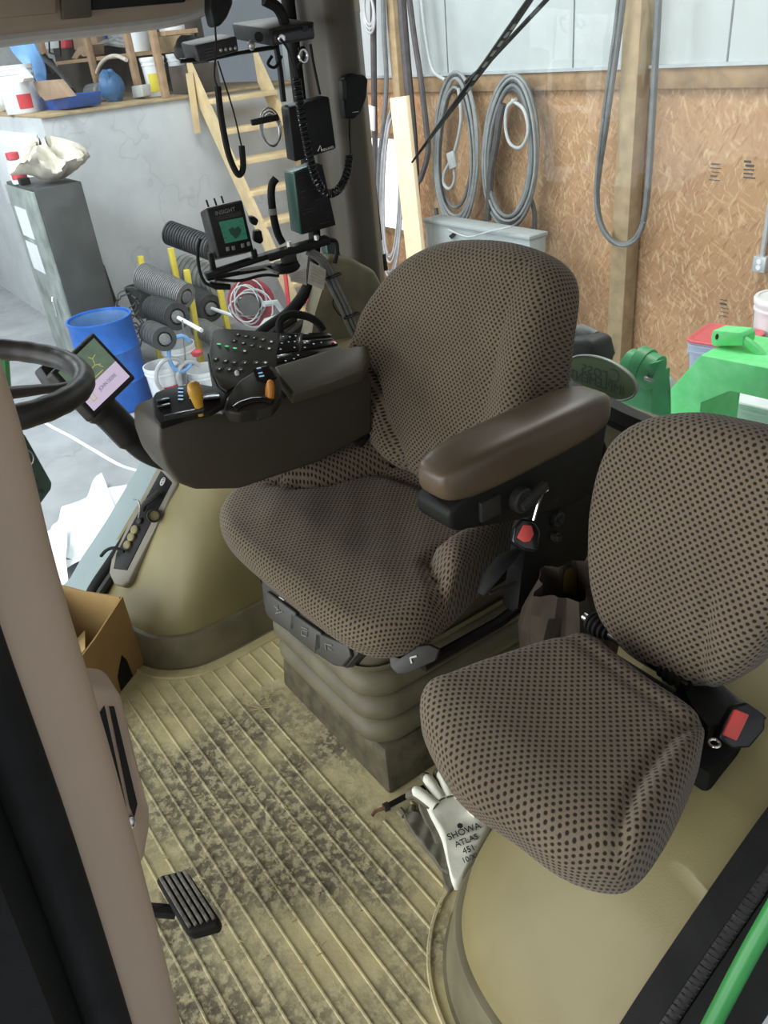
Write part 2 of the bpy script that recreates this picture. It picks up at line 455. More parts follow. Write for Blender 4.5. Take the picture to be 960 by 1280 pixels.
# wheel arches: a kick panel on the floor and a shell over it, on both sides
def arch(name, plan, H, xo, zs, mshell, side):
    s = 1 if side > 0 else -1
    P = spline([V((x, y, 0)) for x, y in plan], 6)
    n = len(P)
    def inward(i):
        t = (P[min(i + 1, n - 1)] - P[max(i - 1, 0)]).normalized(); q = V((-t.y, t.x, 0))
        return q if q.x * s > 0 or (abs(q.x) < .2 and q.y < 0) else -q
    nrm = [inward(i) for i in range(n)]
    k = MB()
    prof = [(0, 0), (.006, .01), (.012, .4), (.02, .85), (.026, .97), (.034, 1.0), (.05, 1.0)]
    k.grid(lambda u, v: P[round(u * (n - 1))] + nrm[round(u * (n - 1))] * prof[round(v * (len(prof) - 1))][0] + V((0, 0, zs * prof[round(v * (len(prof) - 1))][1])), n, len(prof))
    struct(k, name + '_kick_panel_trim', 'trim_lower')
    g = MB(); yf = plan[0][1]
    K = 22
    TY = []
    for i in range(n):
        y_ = min(P[i].y, yf - .02) - .24 * sm(.88, .50, i / n); TY.append(min(y_, TY[-1] - .0005) if TY else y_)
    def f(u, v):
        i = round(u * (n - 1)); p = P[i] + nrm[i] * .036
        # the ridge the shell climbs to
        tgt = V((xo + (p.x - xo) * .25, TY[i], 0))
        q = p.lerp(tgt, v ** 1.25)
        top = interp(H, q.y)
        rise = (1 - (1 - min(1, v * 1.0)) ** 2.4) ** .62
        z = zs * .97 + max(0, top - zs * .97) * rise
        return V((q.x, q.y, z))
    g.grid(f, n, K)
    # the flat of the arch from its ridge to the window sill
    def f2(u, v):
        q = f(u, 1.0); x = q.x + (xo - q.x) * v
        return V((x, q.y, q.z + .004 * math.sin(v * PI)))
    g.grid(f2, n, 5)
    bmesh.ops.remove_doubles(g.bm, verts=g.bm.verts[:], dist=.0015)
    struct(g, name + '_shell_trim', mshell, angle=60)
HR = [(-1.45, .56), (-1.22, .62), (-1.16, .66), (-1.08, .68), (-1.0, .655), (-.9, .61), (-.75, .51), (-.6, .385), (-.53, .325), (-.42, .215), (-.38, .175), (-.33, .12), (-.28, .085)]
HL = [(-1.45, .56), (-.9, .51), (-.72, .43), (-.56, .33), (-.45, .235), (-.40, .17), (-.36, .12)]
arch('right_arch', RF, HR, 1.98, .085, 'trim_beige', 1)
arch('left_arch', LF, HL, .30, .105, 'trim_beige', -1)

# rear wall under the rear window, its sill and the black gasket
mb = MB(); mb.box((1.3, -1.53, .23), (1.4, .04, .5), bev=.01)
struct(mb, 'cab_wall_rear', 'trim_lower')
mb = MB()
sill = [ony(x, y, -1.5) for x, y in ((640, 470), (700, 487), (745, 505), (790, 527), (840, 545), (900, 556), (960, 564), (1010, 566))]
mb.ribbon(spline(sill, 5), .055, .045, (0, 1, .2))
struct(mb, 'rear_window_sill', 'black')
mb = MB()
mb.tube(spline([p + V((0, .028, -.012)) for p in sill], 4), .008, 8)
struct(mb, 'rear_window_gasket_trim', 'black_rubber')
# glass
mb = MB(); mb.box((1.32, -1.535, .98), (1.22, .006, .98)); struct(mb, 'window_2', 'glass')
R_SEAL = [(-.20, .02), (-.27, .06), (-.32, .11), (-.42, .195), (-.55, .32), (-.62, .39), (-.78, .535), (-.93, .645), (-1.04, .685), (-1.11, .74), (-1.145, .82), (-1.16, .95), (-1.17, 1.44)]
mb = MB()
poly = [V((2.0, y, z)) for y, z in R_SEAL] + [V((2.0, .7, 1.44)), V((2.0, .7, .02))]
mb.prism(poly, (.006, 0, 0)); struct(mb, 'window_1', 'glass', smooth=False)
# right window gasket and the wing of the fender outside it
mb = MB(); mb.tube(spline([V((1.975, y, z + .012)) for y, z in R_SEAL], 6), .017, 10)
struct(mb, 'window_gasket_trim', 'black_rubber')
mb = MB(); mb.tube(spline([V((1.945, y, z + .004)) for y, z in R_SEAL[:9]], 6), .012, 8)
struct(mb, 'window_ledge_trim', 'charcoal')
mat('fender_grey', (.30, .36, .37), .5, var=.06, scale=6)
mb = MB()
mb.solid(lambda u, v: (lambda p: V((1.995 + .20 * v, p[0] - .02 * v, p[1] + .012 - .03 * v * v)))(R_SEAL[min(5, int(u * 5 + .5))]), 6, 5, (0, 0, -.02))
o = tag(mb.build('outer_fender', 'fender_grey'), 'grey outer fender curving outside the cab side window', 'fender')

# right rear pillar
def pillar_poly(dx): return [(1.955, -1.195), (1.865, -1.195), (1.842, -1.215), (1.84, -1.268), (1.95, -1.36), (2.03, -1.36), (2.03, -1.195)]
mb = MB(); mb.prism([V((x, y, .45)) for x, y in pillar_poly(0)], (.0, 0, 1.1), bev=.012, seg=3)
struct(mb, 'rear_pillar', 'pillar_beige')
mb = MB()   # flared trim at the pillar's foot
foot = [(400, 392), (403, 362), (408, 335), (414, 318), (440, 322), (470, 338), (484, 366), (500, 440), (440, 460), (378, 440)]
mb.prism([onx(x, y, 1.80) for x, y in foot], (.05, 0, 0), bev=.015, seg=3)
struct(mb, 'pillar_foot_trim', 'trim_lower')
mb = MB(); mb.prism([V((1.20 + (x - 1.20) * 1.004, y - .004, 1.385)) for x, y in pillar_poly(0)], (0, 0, .2), bev=.01, seg=3)
struct(mb, 'pillar_head_trim', 'trim_beige')

# roof: headliner, side header above the right window
mb = MB(); mb.box((1.2, -.25, 1.60), (1.9, 2.7, .1), bev=.02); struct(mb, 'cab_ceiling', 'roof_beige')
mb = MB()
def hp(px, py): return onx(px, py, 1.86)
low = [(-330, 92), (-120, 64), (0, 44), (120, 31), (200, 22), (238, 14), (262, 2), (276, -16), (282, -60)]
L0 = spline([hp(*p) for p in low], 4)
up_ = [V((p.x, p.y, 1.56)) for p in L0]
mb.prism(L0 + [V((1.86, L0[-1].y, 1.57)), V((1.86, L0[0].y, 1.57))], (.13, 0, 0), bev=.012, seg=3)
struct(mb, 'side_header_trim', 'roof_beige')
mb = MB()
mat('edge_pale', (.5, .48, .45), .6, var=.05)
mb.tube([p + V((.02, 0, -.008)) for p in L0], .012, 8); struct(mb, 'header_edge_trim', 'edge_pale')
# header details: stepped panels and the dark radio slot
t = thing('header_console', hp(120, 10), 'beige overhead panel with black recess above the side window', 'overhead console')
mb = MB(); mb.prism([hp(*p) + V((-.012, 0, 0)) for p in ((-60, -30), (68, -30), (68, 17), (-60, 28))], (.014, 0, 0), bev=.004); mb.build('panel', 'roof_beige', t)
mb = MB(); mb.prism([hp(*p) + V((-.016, 0, 0)) for p in ((72, -40), (110, -40), (112, 22), (76, 25))], (.018, 0, 0), bev=.003); mb.build('clip', 'pillar_beige', t)
mb = MB(); mb.prism([hp(*p) + V((-.010, 0, 0)) for p in ((112, -40), (232, -40), (230, 3), (113, 13))], (.012, 0, 0), bev=.003); mb.build('recess', 'black', t)

# door post right beside the camera, with its rubber seal
PP = [(-.060, 1.55), (-.048, 1.35), (-.045, 1.23), (-.038, 1.15), (-.030, 1.014), (-.013, .81), (.01, .6), (.06, .3), (.10, .1)]
cen = spline([V((.33, y, z)) for y, z in PP], 5)
def postgrid(u, v):
    p = cen[round(v * (len(cen) - 1))]
    prof = [(.0, .0), (-.004, .004), (-.006, .012), (-.006, .032), (-.003, .041), (.02, .046), (.05, .044), (.055, .03), (.05, .004), (.012, -.003)]
    a, c = prof[round(u * len(prof)) % len(prof)]
    return p + V((a, c, 0))
mb = MB(); mb.grid(postgrid, 10, len(cen), close_u=True); struct(mb, 'door_post_trim', 'post_beige', angle=60)
mb = MB(); mb.tube([p + V((-.002, .040, 0)) for p in cen], .0135, 10); struct(mb, 'door_seal_trim', 'black_rubber')
mb = MB()
mb.grid(lambda u, v: cen[round(v * (len(cen) - 1))] + V(((.004, .042, 0), (-.02, .065, 0), (-.02, .15, 0), (.06, .15, 0), (.06, .042, 0))[round(u * 5) % 5]), 5, len(cen), close_u=True)
struct(mb, 'door_frame', 'black')

# door sill along the outside of the left arch: ribbed seal, flange, green edge
SP = spline([V(p) for p in ((.30, -.30, .05), (.30, -.36, .15), (.30, -.45, .262), (.30, -.56, .35), (.30, -.72, .452), (.30, -.9, .53), (.30, -1.3, .58))], 8)
mb = MB(); mb.ribbon([p + V((-.012, 0, .006)) for p in SP], .034, .02, (1, 0, .35)); struct(mb, 'door_sill', 'black_rubber')
mb = MB()
mb.tube([p + V((-.034, 0, -.002)) for p in SP], .011, 10)
hx = helix([p + V((-.034, 0, -.002)) for p in SP[::4]], .0115, 150, 6); mb.tube(hx, .0016, 4)
struct(mb, 'door_gasket_trim', 'charcoal')
mb = MB(); mb.ribbon([p + V((-.075, 0, -.03)) for p in SP], .07, .012, (1, 0, .5)); struct(mb, 'sill_flange_trim', 'black')
mb = MB()
gpts = [onx(x, y, .20) for x, y in ((830, 1395), (890, 1280), (925, 1213), (960, 1150), (1030, 1030), (1100, 930))]
mb.tube(spline(gpts, 5), .0095, 10); tag(mb.build('green_rail', 'deere_green'), 'green painted steel rail outside the door sill', 'rail')
mb = MB(); mb.box((.10, -.7, .12), (.16, 1.2, .3), bev=.01); struct(mb, 'door_step_trim', 'black')
# ================================================================== driver's seat
seat = thing('driver_seat', (1.2, -.8, 0), 'large taupe dotted-cloth swivel driver seat on grey bellows with brown armrests', 'seat')
def closed(pts, n=4): return [(p.x, p.y) for p in spline([V((x, y, 0)) for x, y in pts], n, True)]
CU = closed([(.985, -1.0), (.955, -.90), (.918, -.78), (.888, -.68), (.882, -.608), (.903, -.556), (.95, -.528), (1.03, -.515), (1.15, -.509), (1.27, -.506), (1.39, -.508), (1.475, -.524), (1.53, -.556), (1.553, -.61), (1.545, -.72), (1.515, -.85), (1.47, -.985), (1.36, -1.02), (1.19, -1.03), (1.04, -1.02)])
def crease(d, w): return math.exp(-(d / w) ** 2)
FARX = [(-1.0, 1.345), (-.92, 1.352), (-.84, 1.368), (-.746, 1.394), (-.70, 1.428), (-.655, 1.50), (-.62, 1.60)]
def ctop(x, y):
    z = .500 - .028 * sm(-.66, -.50, y) - .014 * math.exp(-((x - 1.19) / .17) ** 2 - ((y + .76) / .16) ** 2)
    d = max(x - .997, y + .736 - (.994 - x) * .48)           # the raised bolster under the near armrest
    z += .050 * sm(.006, -.034, d) - .014 * crease(d - .006, .011)
    f = interp(FARX, y)
    z += .044 * sm(f - .004, f + .05, x) - .014 * crease(x - f + .002, .010) * sm(-.63, -.69, y)
    z -= .012 * crease(y + .91 - .06 * ((x - 1.19) / .2) ** 2, .016) * sm(1.40, 1.34, x) * sm(.98, 1.04, x)
    return z + .0012 * math.sin(x * 47 + y * 21) * math.sin(y * 39)
pad('seat_cushion', CU, ctop, lambda x, y: .408, .034, 'seat_cloth', seat, nring=40)
BO = closed([(.318, .22), (.308, .30), (.268, .40), (.222, .47), (.13, .522), (.01, .546), (-.11, .548), (-.188, .530), (-.226, .490), (-.236, .405), (-.243, .32), (-.250, .245), (-.252, .16), (-.238, .08), (-.18, .04), (-.05, .03), (.07, .035), (.18, .05), (.25, .095), (.302, .16)], 5)
bup = V((0, -.24, 1)).normalized(); bn = V((0, bup.z, -bup.y)); BP0 = V((1.195, -.935, .455))
def bframe(u, v, h): return BP0 + V((1, 0, 0)) * u + bup * v + bn * h
def btop(u, v):
    uc = u - .03
    h = .052 + .018 * math.exp(-((v - .17) / .10) ** 2) * math.exp(-(uc / .2) ** 2) - .018 * sm(.40, .56, v)
    h += .030 * sm(.15, .25, abs(uc)) * sm(.50, .34, v)
    cl = .085 + .80 * (v - .10)                 # bolster creases flaring towards the shoulder
    h -= .026 * crease(uc - cl, .009) * sm(.33, .25, v) - .016 * sm(cl + .005, cl + .045, uc) * sm(.33, .22, v)
    h -= .010 * crease(uc + cl + .03, .012) * sm(.28, .16, v)
    h -= .006 * crease(uc + .17 + .05 * (v - .3), .012) * sm(.22, .30, v)
    h += .006 * math.sin(uc * 60) * sm(.20, .08, v) * sm(.2, .05, abs(uc + .03))
    return h
pad('backrest', BO, btop, lambda u, v: -.07 + .02 * sm(.3, .1, abs(u)), .045, 'seat_cloth', seat, bframe)
# pedestal
mb = MB()
mb.hexa([(.962, -1.02, 0), (1.405, -1.02, 0), (1.405, -.562, 0), (.962, -.562, 0), (.975, -1.02, .118), (1.39, -1.02, .118), (1.39, -.572, .118), (.975, -.572, .118)], bev=.010)
pl = mb.build('plinth', 'plinth', seat)
for x in (1.30, 1.215, 1.13, 1.05):
    mb = MB(); mb.cyl((x, -.574, .108), (x, -.568, .108), .006, seg=10); mb.build('rivet', 'black', pl)
def rrect(cx, cy, hx, hy, r, n=7):
    out = []
    for sx, sy, a0 in ((1, 1, 0), (-1, 1, 90), (-1, -1, 180), (1, -1, 270)):
        for k in range(n):
            a = math.radians(a0 + 90 * k / (n - 1)); out.append((cx + sx * (hx - r) + r * math.cos(a), cy + sy * (hy - r) + r * math.sin(a)))
    return out
mb = MB(); NB = 64; zs = [.113 + .232 * i / (NB - 1) for i in range(NB)]
def bel(u, v):
    z = .113 + .232 * v; lob = abs(math.sin(v * PI * 3.5)) ** .6
    g = .012 + .024 * lob - .010 * (1 - v)
    P = rrect(1.183, -.79, .190 + g, .215 + g, .055 + g * .5)
    p = P[round(u * len(P)) % len(P)]; return V((p[0], p[1], z))
mb.grid(bel, 28, NB, close_u=True); mb.build('bellows', 'bellows', seat, angle=70)
mb = MB()
mb.box((1.22, -.80, .385), (.50, .44, .07), bev=.012); mb.box((1.22, -.79, .412), (.50, .40, .02), bev=.006)
mb.tube([(.885, -.62, .375), (.88, -.80, .375), (.885, -.98, .40)], .012, 8)
mb.build('frame', 'black', seat)
# collar above the bellows
mb = MB(); mb.prism([V((x, y, .325)) for x, y in rrect(1.183, -.785, .215, .238, .06)], (0, 0, .05), bev=.006); mb.build('collar', 'bellows', seat)
# control strip across the front with its three levers
cn = V((0, .92, .38)).normalized(); CP = (1.1, -.535, .36)
def cpx(pts, lift=0): return [on(p, CP, cn) + cn * lift for p in pts]
mb = MB(); mb.prism(cpx(((326, 720), (329, 757), (336, 767), (395, 815), (432, 836), (447, 818), (447, 796), (400, 770), (345, 730))), -cn * .03, bev=.004)
strip = mb.build('control_strip', 'switch_grey', seat)
for pts in (((337, 738), (374, 765), (373, 785), (366, 790), (340, 772), (335, 762)), ((368, 764), (406, 790), (406, 811), (398, 817), (366, 791)), ((399, 789), (440, 806), (443, 820), (432, 833), (421, 831), (397, 815))):
    m_ = MB(); m_.prism(cpx(pts, .009), -cn * .012, bev=.0035, seg=3); m_.build('lever', 'switch_grey', strip)
def glyph(name, lines, parent, m='grey_print', lift=.0105, r=.0011, P0=None, nn=None):
    g = MB(); n_ = nn or cn; q = P0 or CP
    for ln in lines: g.tube([on(p, q, n_) + n_ * lift for p in ln], r, 5)
    return g.build(name, m, parent)
glyph('symbol', [[(349, 757), (355, 763)], [(352, 755), (352, 766)], [(350, 766), (359, 764)]], strip)
glyph('symbol', [[(382, 783), (390, 786)], [(383, 787), (383, 793), (389, 795), (390, 789), (384, 787)]], strip)
glyph('symbol', [[(412, 803), (413, 812)], [(413, 804), (421, 806)], [(416, 809), (421, 812)]], strip)
glyph('symbol', [[(351, 746), (357, 750)], [(353, 744), (359, 748)]], strip, 'white_print', .004)
# pull handle on the near corner
hn = V((-.55, .62, .56)).normalized(); HP = V((.90, -.565, .40))
hq = lambda pts, l=0: [on(p, HP, hn) + hn * l for p in pts]
mb = MB(); mb.prism(hq(((486, 816), (488, 834), (497, 843), (510, 842), (544, 826), (549, 812), (536, 806), (520, 808), (500, 826))), -hn * .02, bev=.003); ph = mb.build('pull_handle', 'switch_grey', seat)
glyph('symbol', [[(513, 822), (515, 829)], [(513, 822), (521, 820)]], ph, 'white_print', .002, .0016, HP, hn)
# ---- near armrest: pad, housing, switch, knob
mb = MB(); mb.blob((.868, -.845, .748), (.054, .195, .038), Matrix.Rotation(math.radians(-1.5), 3, 'X'), seg=40, rings=24, e=.5)
ap = mb.build('armrest', 'arm_brown', seat)
mb = MB(); mb.prism([(.825, -.672, .715), (.825, -.655, .705), (.825, -.655, .675), (.825, -.675, .660), (.825, -.80, .64), (.825, -.90, .60), (.825, -1.00, .60), (.825, -1.02, .735), (.825, -.70, .722)], (.088, 0, 0), bev=.014, seg=3)
mb.build('housing', 'black', ap)
mb = MB(); mb.box((.823, -.735, .682), (.01, .042, .036), bev=.002); rs = mb.build('rocker_switch', 'charcoal', ap)
mb = MB(); mb.cyl((.83, -.80, .672), (.808, -.80, .672), .022, bev=.003, seg=20); mb.bar((.806, -.79, .665), (.806, -.845, .688), .014, .016, bev=.003); mb.build('tilt_knob', 'charcoal', ap)
# side plate, bolts, buckle
mb = MB(); mb.prism([(.84, -.84, .63), (.84, -.83, .50), (.84, -.80, .42), (.84, -.96, .40), (.84, -1.0, .45), (.84, -1.02, .66)], (.035, 0, 0), bev=.008); sp = mb.build('side_plate', 'black', seat)
for p in ((689, 622), (696, 648), (693, 670)):
    m_ = MB(); q = onx(*p, .838); m_.cyl(q + V((.004, 0, 0)), q - V((.008, 0, 0)), .014 if p[1] < 660 else .009, seg=16, bev=.002); m_.cyl(q, q - V((.013, 0, 0)), .0065, seg=6); m_.build('bolt', 'charcoal', sp)
mb = MB(); mb.tube([onx(x, y, .825) for x, y in ((684, 612), (678, 616), (672, 632), (667, 650))], .0032, 8); mb.build('belt_stalk', 'chrome', sp)
bx, bn2 = V((.815, -.80, .585)), V((-.75, .35, .55)).normalized()
bq = lambda pts, l=0: [on(p, bx, bn2) + bn2 * l for p in pts]
mb = MB(); mb.prism(bq(((640, 678), (644, 657), (653, 647), (670, 653), (677, 664), (673, 690), (656, 688))), -bn2 * .025, bev=.005, seg=3); bk = mb.build('buckle', 'black_gloss', seat)
mb = MB(); mb.prism(bq(((646, 672), (654, 656), (664, 657), (667, 668), (662, 677), (655, 678)), .004), -bn2 * .01, bev=.002); mb.build('release_button', 'red_button', bk)
mb = MB(); mb.tube([onx(x, y, .85) for x, y in ((600, 742), (612, 722), (630, 700), (648, 688))], [.010, .018, .018, .008], 10, flat=.4); mb.build('trim_cover', 'black', seat)
mb = MB(); mb.tube([onx(x, y, .84) for x, y in ((612, 742), (625, 736), (645, 728))], .003, 6); mb.build('release_bar', 'charcoal', seat)
mb = MB(); mb.tube(spline([onx(x, y, .95) for x, y in ((742, 548), (752, 553), (755, 572), (746, 600), (735, 620))], 5), .006, 8); mb.build('grab_loop', 'black', seat)
mb = MB(); mb.bar(onx(446, 556, 1.40), onx(458, 540, 1.40), .03, .016, bev=.005); mb.build('recline_handle', 'black', seat)

# ================================================================== jump seat
jump = thing('jump_seat', (.51, -.6, .42), 'small dotted-cloth fold-down seat with squared low backrest on the beige wheel arch', 'seat')
JU = closed([(.700, -.535), (.706, -.490), (.66, -.455), (.556, -.427), (.466, -.439), (.395, -.449), (.347, -.476), (.334, -.512), (.346, -.581), (.376, -.67), (.402, -.722), (.43, -.736), (.50, -.740), (.56, -.745), (.622, -.748), (.652, -.705), (.686, -.60)], 5)
def jtop(x, y):
    z = .556 - .028 * sm(-.52, -.40, y) - .006 * math.exp(-((x - .53) / .1) ** 2 - ((y + .6) / .1) ** 2)
    e_ = interp([(-.76, .404), (-.652, .402), (-.569, .385), (-.511, .361), (-.47, .33)], y)
    z += .016 * sm(e_ + .006, e_ - .022, x)
    z -= .007 * crease(x - e_ - .006, .008)
    z -= .004 * crease(y + .70 + .1 * (x - .5), .010)
    return z
pad('seat_cushion', JU, jtop, lambda x, y: .462, .034, 'jump_cloth', jump)
JB = closed([(.198, .10), (.185, .045), (.168, .0), (.135, -.044), (.075, -.070), (-.01, -.066), (-.062, -.040), (-.10, .01), (-.118, .08), (-.125, .165), (-.122, .25), (-.10, .305), (-.04, .33), (.025, .328), (.085, .318), (.145, .293), (.187, .25), (.202, .195), (.203, .14)], 5)
jup = V((0, -.2, 1)).normalized(); jn = V((0, jup.z, -jup.y)); JP = V((.510, -.83, .549))
def jframe(u, v, h): return JP + V((1, 0, 0)) * u + jup * v + jn * h
def jbt(u, v):
    h = .030 + .010 * math.exp(-((u - .04) / .12) ** 2 - ((v - .1) / .12) ** 2)
    c = -.055 + .09 * (v - .02)
    h += .012 * sm(c + .02, c - .02, u) * sm(.13, .07, v) - .007 * crease(u - c - .012, .009) * sm(.14, .08, v)
    return h
pad('backrest', JB, jbt, lambda u, v: -.045, .032, 'jump_cloth', jump, jframe)
mb = MB(); mb.box((.53, -.61, .455), (.24, .22, .02), bev=.008); mb.build('seat_pan', 'black', jump)
mb = MB(); mb.box((.53, -.765, .44), (.30, .10, .05), bev=.008); mb.build('hinge_mount', 'black', jump)
# hinge bar between cushion and backrest
A_, B_ = onz(737, 775, .505), onz(862, 858, .505); ax = (B_ - A_).normalized()
mb = MB(); mb.cyl(A_, B_, .0085, seg=14)
hb = mb.build('hinge_bar', 'black_gloss', jump)
for lo_, rings_ in ((0, ((.0, .016), (.009, .018), (.018, .0175), (.027, .016), (.036, .0135))), (1, ((.0, .013), (.010, .0145), (.020, .0145), (.032, .013)))):
    mb = MB(); o0 = A_ if lo_ == 0 else A_.lerp(B_, .74); pr = []
    for h_, r_ in rings_: pr += [(r_ - .004, h_), (r_, h_ + .002), (r_, h_ + .006), (r_ - .004, h_ + .008)]
    mb.lathe(pr, o0, ax, 16); mb.build('rubber_boot', 'black_rubber', hb)
mb = MB(); mb.cyl(A_ - ax * .012, A_ + ax * .002, .007, seg=10); mb.build('pin', 'chrome', hb)
mb = MB(); mb.prism([onz(x, y, .485) for x, y in ((845, 850), (905, 850), (960, 855), (1010, 880), (960, 900), (935, 892), (900, 900), (885, 915), (868, 880))], (0, 0, -.03), bev=.004); mb.build('bracket', 'charcoal', jump)
bx = V((.375, -.76, .52)); bn3 = V((-.62, .45, .64)).normalized()
bq = lambda pts, l=0: [on(p, bx, bn3) + bn3 * l for p in pts]
mb = MB(); mb.prism(bq(((897, 922), (918, 884), (935, 878), (957, 894), (957, 912), (938, 935), (916, 936))), -bn3 * .025, bev=.004, seg=3); bk = mb.build('buckle', 'black_gloss', jump)
mb = MB(); mb.prism(bq(((902, 918), (918, 886), (936, 893), (920, 926)), .004), -bn3 * .01, bev=.002); mb.build('release_button', 'red_button', bk)
mb = MB(); q = on((893, 929), bx, bn3); mb.tube([q + V((math.cos(a) * .007, math.sin(a) * .007, 0)) for a in [i * PI / 6 for i in range(12)]], .002, 6, closed=True); mb.build('ring', 'chrome', jump)
# ================================================================== right-hand control console on the seat
def flat(pts, P0, n, lift=0): n = V(n).normalized(); return [on(p, P0, n) + n * lift for p in pts]
def plate(pts, P0, n, th, lift=0, bev=.0, seg=2, mb=None):
    n = V(n).normalized(); mb = mb or MB(); mb.prism(flat(pts, P0, n, lift), -n * th, bev=bev, seg=seg); return mb
mat('icon_white', (.8, .82, .85), .5, var=.02, emit=(.8, .85, .9), estr=.25)
mat('icon_blue', (.35, .6, .8), .5, var=.02, emit=(.3, .6, .9), estr=.35)
mat('icon_green', (.1, .6, .2), .5, var=.02, emit=(.1, .8, .25), estr=.5)
mat('icon_red', (.7, .05, .06), .5, var=.02, emit=(.9, .05, .08), estr=.5)
mat('keypad_brown', (.03, .027, .02), .5, var=.12, bmp=.06, bscale=600)
CX = 1.375
body = [(199, 532), (212, 524), (228, 520), (259, 517), (278, 520), (300, 518), (341, 511), (352, 495), (364, 492), (455, 463), (466, 480), (466, 541), (400, 578), (300, 612), (245, 613), (224, 605), (208, 583), (199, 556)]
mb = MB(); mb.prism([onx(x, y, CX) for x, y in body], (.135, 0, 0), bev=.009, seg=3)
con = mb.build('console', 'trim_brown', seat)
mb = plate(((343, 457), (352, 472), (366, 493), (414, 478), (455, 464), (464, 448), (460, 430), (410, 437)), (1.385, -.75, .785), (-.42, 0, .9), .03, bev=.006, seg=3); mb.build('armrest_lid', 'lid_brown', con)
fp = ((1.40, -.48, .80), (-.25, .1, .96))
mb = plate(((190, 497), (194, 490), (206, 485), (243, 478), (272, 483), (283, 491), (279, 505), (262, 514), (228, 518), (200, 531), (192, 520)), *fp, .014, bev=.004, seg=3); mb.build('lever_panel', 'black', con)
mb = MB()
for a, b in (((196, 503), (212, 499)), ((197, 510), (213, 506))): mb.bar(on(a, *fp) + V((0, 0, .002)), on(b, *fp) + V((0, 0, .002)), .012, .004, bev=.001)
mb.bar(on((254, 497), *fp) + V((0, 0, .001)), on((275, 494), *fp) + V((0, 0, .001)), .03, .004, bev=.001)
mb.bar(on((206, 524), *fp) + V((0, 0, .003)), on((256, 514), *fp) + V((0, 0, .003)), .012, .01, bev=.002)
mb.build('slider', 'black_gloss', con)
mb = MB()
for y0 in (486, 490.5, 495, 499.5): mb.bar(on((223, y0), *fp) + V((0, 0, .001)), on((229, y0 + .3), *fp) + V((0, 0, .001)), .0035, .0015)
for y0 in (493, 498): mb.bar(on((237, y0), *fp) + V((0, 0, .001)), on((242, y0), *fp) + V((0, 0, .001)), .004, .0015)
mb.build('icon', 'icon_blue', con)
kb_ = on((250, 513), *fp); kt = kb_ + V((.0, 0, .045))
mb = MB(); mb.lathe([(.006, -.01), (.0075, .004), (.009, .014), (.0125, .032), (.0135, .042), (.011, .052), (.005, .057)], kb_, (.02, .02, 1), 18); mb.build('yellow_lever', 'yellow_knob', con)
# throttle hump with orange handle
hp_ = ((1.39, -.60, .80), (-.45, .05, .89))
mb = plate(((279, 505), (290, 490), (300, 476), (318, 465), (337, 458), (346, 462), (351, 478), (352, 495), (341, 511), (322, 512), (300, 519), (286, 516)), *hp_, .03, .004, bev=.005, seg=3); mb.build('throttle_panel', 'keypad_brown', con)
mb = plate(((316, 464), (335, 459), (346, 474), (333, 481), (321, 478)), *hp_, .004, .0065, bev=.001); mb.build('legend_panel', 'black_gloss', con)
mb = MB()
for a, b in (((322, 466), (327, 465)), ((324, 472), (329, 471)), ((325, 476), (331, 475))): mb.bar(on(a, *hp_) + V((0, 0, .009)), on(b, *hp_) + V((0, 0, .009)), .004, .0015)
mb.build('icon', 'icon_blue', con)
mb = MB(); mb.tube([on(p, *hp_) + V((-.004, 0, .006)) for p in ((292, 514), (300, 508), (315, 503), (330, 502), (340, 506))], .010, 10, flat=.6); mb.build('thumb_wheel', 'black_gloss', con)
mb = MB(); mb.blob(on((336, 497), *hp_) + V((-.008, 0, .012)), (.010, .008, .026), Matrix.Rotation(.25, 3, 'X'), e=.8); mb.build('orange_lever', 'orange_knob', con)
mb = MB(); mb.lathe([(.004, 0), (.0045, .006), (.002, .009)], on((297, 471), *hp_) + V((0, 0, .004)), (0, 0, 1), 12); mb.build('white_button', 'white_print', con)
mb = MB(); mb.bar(on((272, 516), *hp_), on((281, 500), *hp_), .02, .008, bev=.002); mb.build('chrome_tab', 'steel', con)
# keypad wing beyond the armrest
kp = ((1.5, -.7, .80), (-.35, .02, .94))
K = lambda x, y: (250 + x / 4.8, 400 + y / 4.8)
mb = plate(((266, 413), (280, 410), (300, 412), (345, 417), (400, 415), (416, 422), (428, 437), (400, 452), (345, 468), (300, 478), (284, 489), (274, 483), (266, 466), (261, 440)), *kp, .02, bev=.003, seg=3)
kpd = mb.build('keypad', 'keypad_brown', seat)
mb = plate(((259, 440), (264, 466), (273, 485), (284, 492), (290, 486), (278, 482), (268, 464), (263, 440)), *kp, .03, -.004); mb.build('bezel', 'charcoal', kpd)
keys = [(225, 88), (275, 98), (325, 108), (377, 118), (428, 132), (205, 125), (258, 140), (310, 153), (362, 163), (415, 173), (268, 188), (95, 235), (152, 247), (205, 255), (270, 258), (338, 258), (393, 258), (117, 295), (175, 298), (245, 298)]
for x, y in keys:
    q = on(K(x, y), *kp); mb = MB(); nn = V(kp[1]).normalized(); mb.lathe([(.0075, 0), (.0070, .0008), (.0062, .0011)], q, nn, 14); mb.build('key', 'keypad_brown', kpd)
for i, (x, y) in enumerate(keys):
    q = on(K(x, y), *kp) + nn * .0012; mb = MB()
    if i in (4, 9, 10, 16): mb.lathe([(.0028, 0), (.0025, .0004)], q, nn, 10)
    elif i % 3 == 0: mb.bar(q - V((.003, 0, 0)), q + V((.003, .002, 0)), .0014, .0005); mb.bar(q, q + V((0, -.003, 0)), .0012, .0005)
    elif i % 3 == 1: mb.tube([q + V((math.cos(a), math.sin(a), 0)) * .0024 for a in [k * PI / 4 for k in range(7)]], .0005, 4)
    else: mb.bar(q - V((.002, -.002, 0)), q + V((.002, -.002, 0)), .0022, .0005)
    mb.build('icon', 'icon_white', kpd)
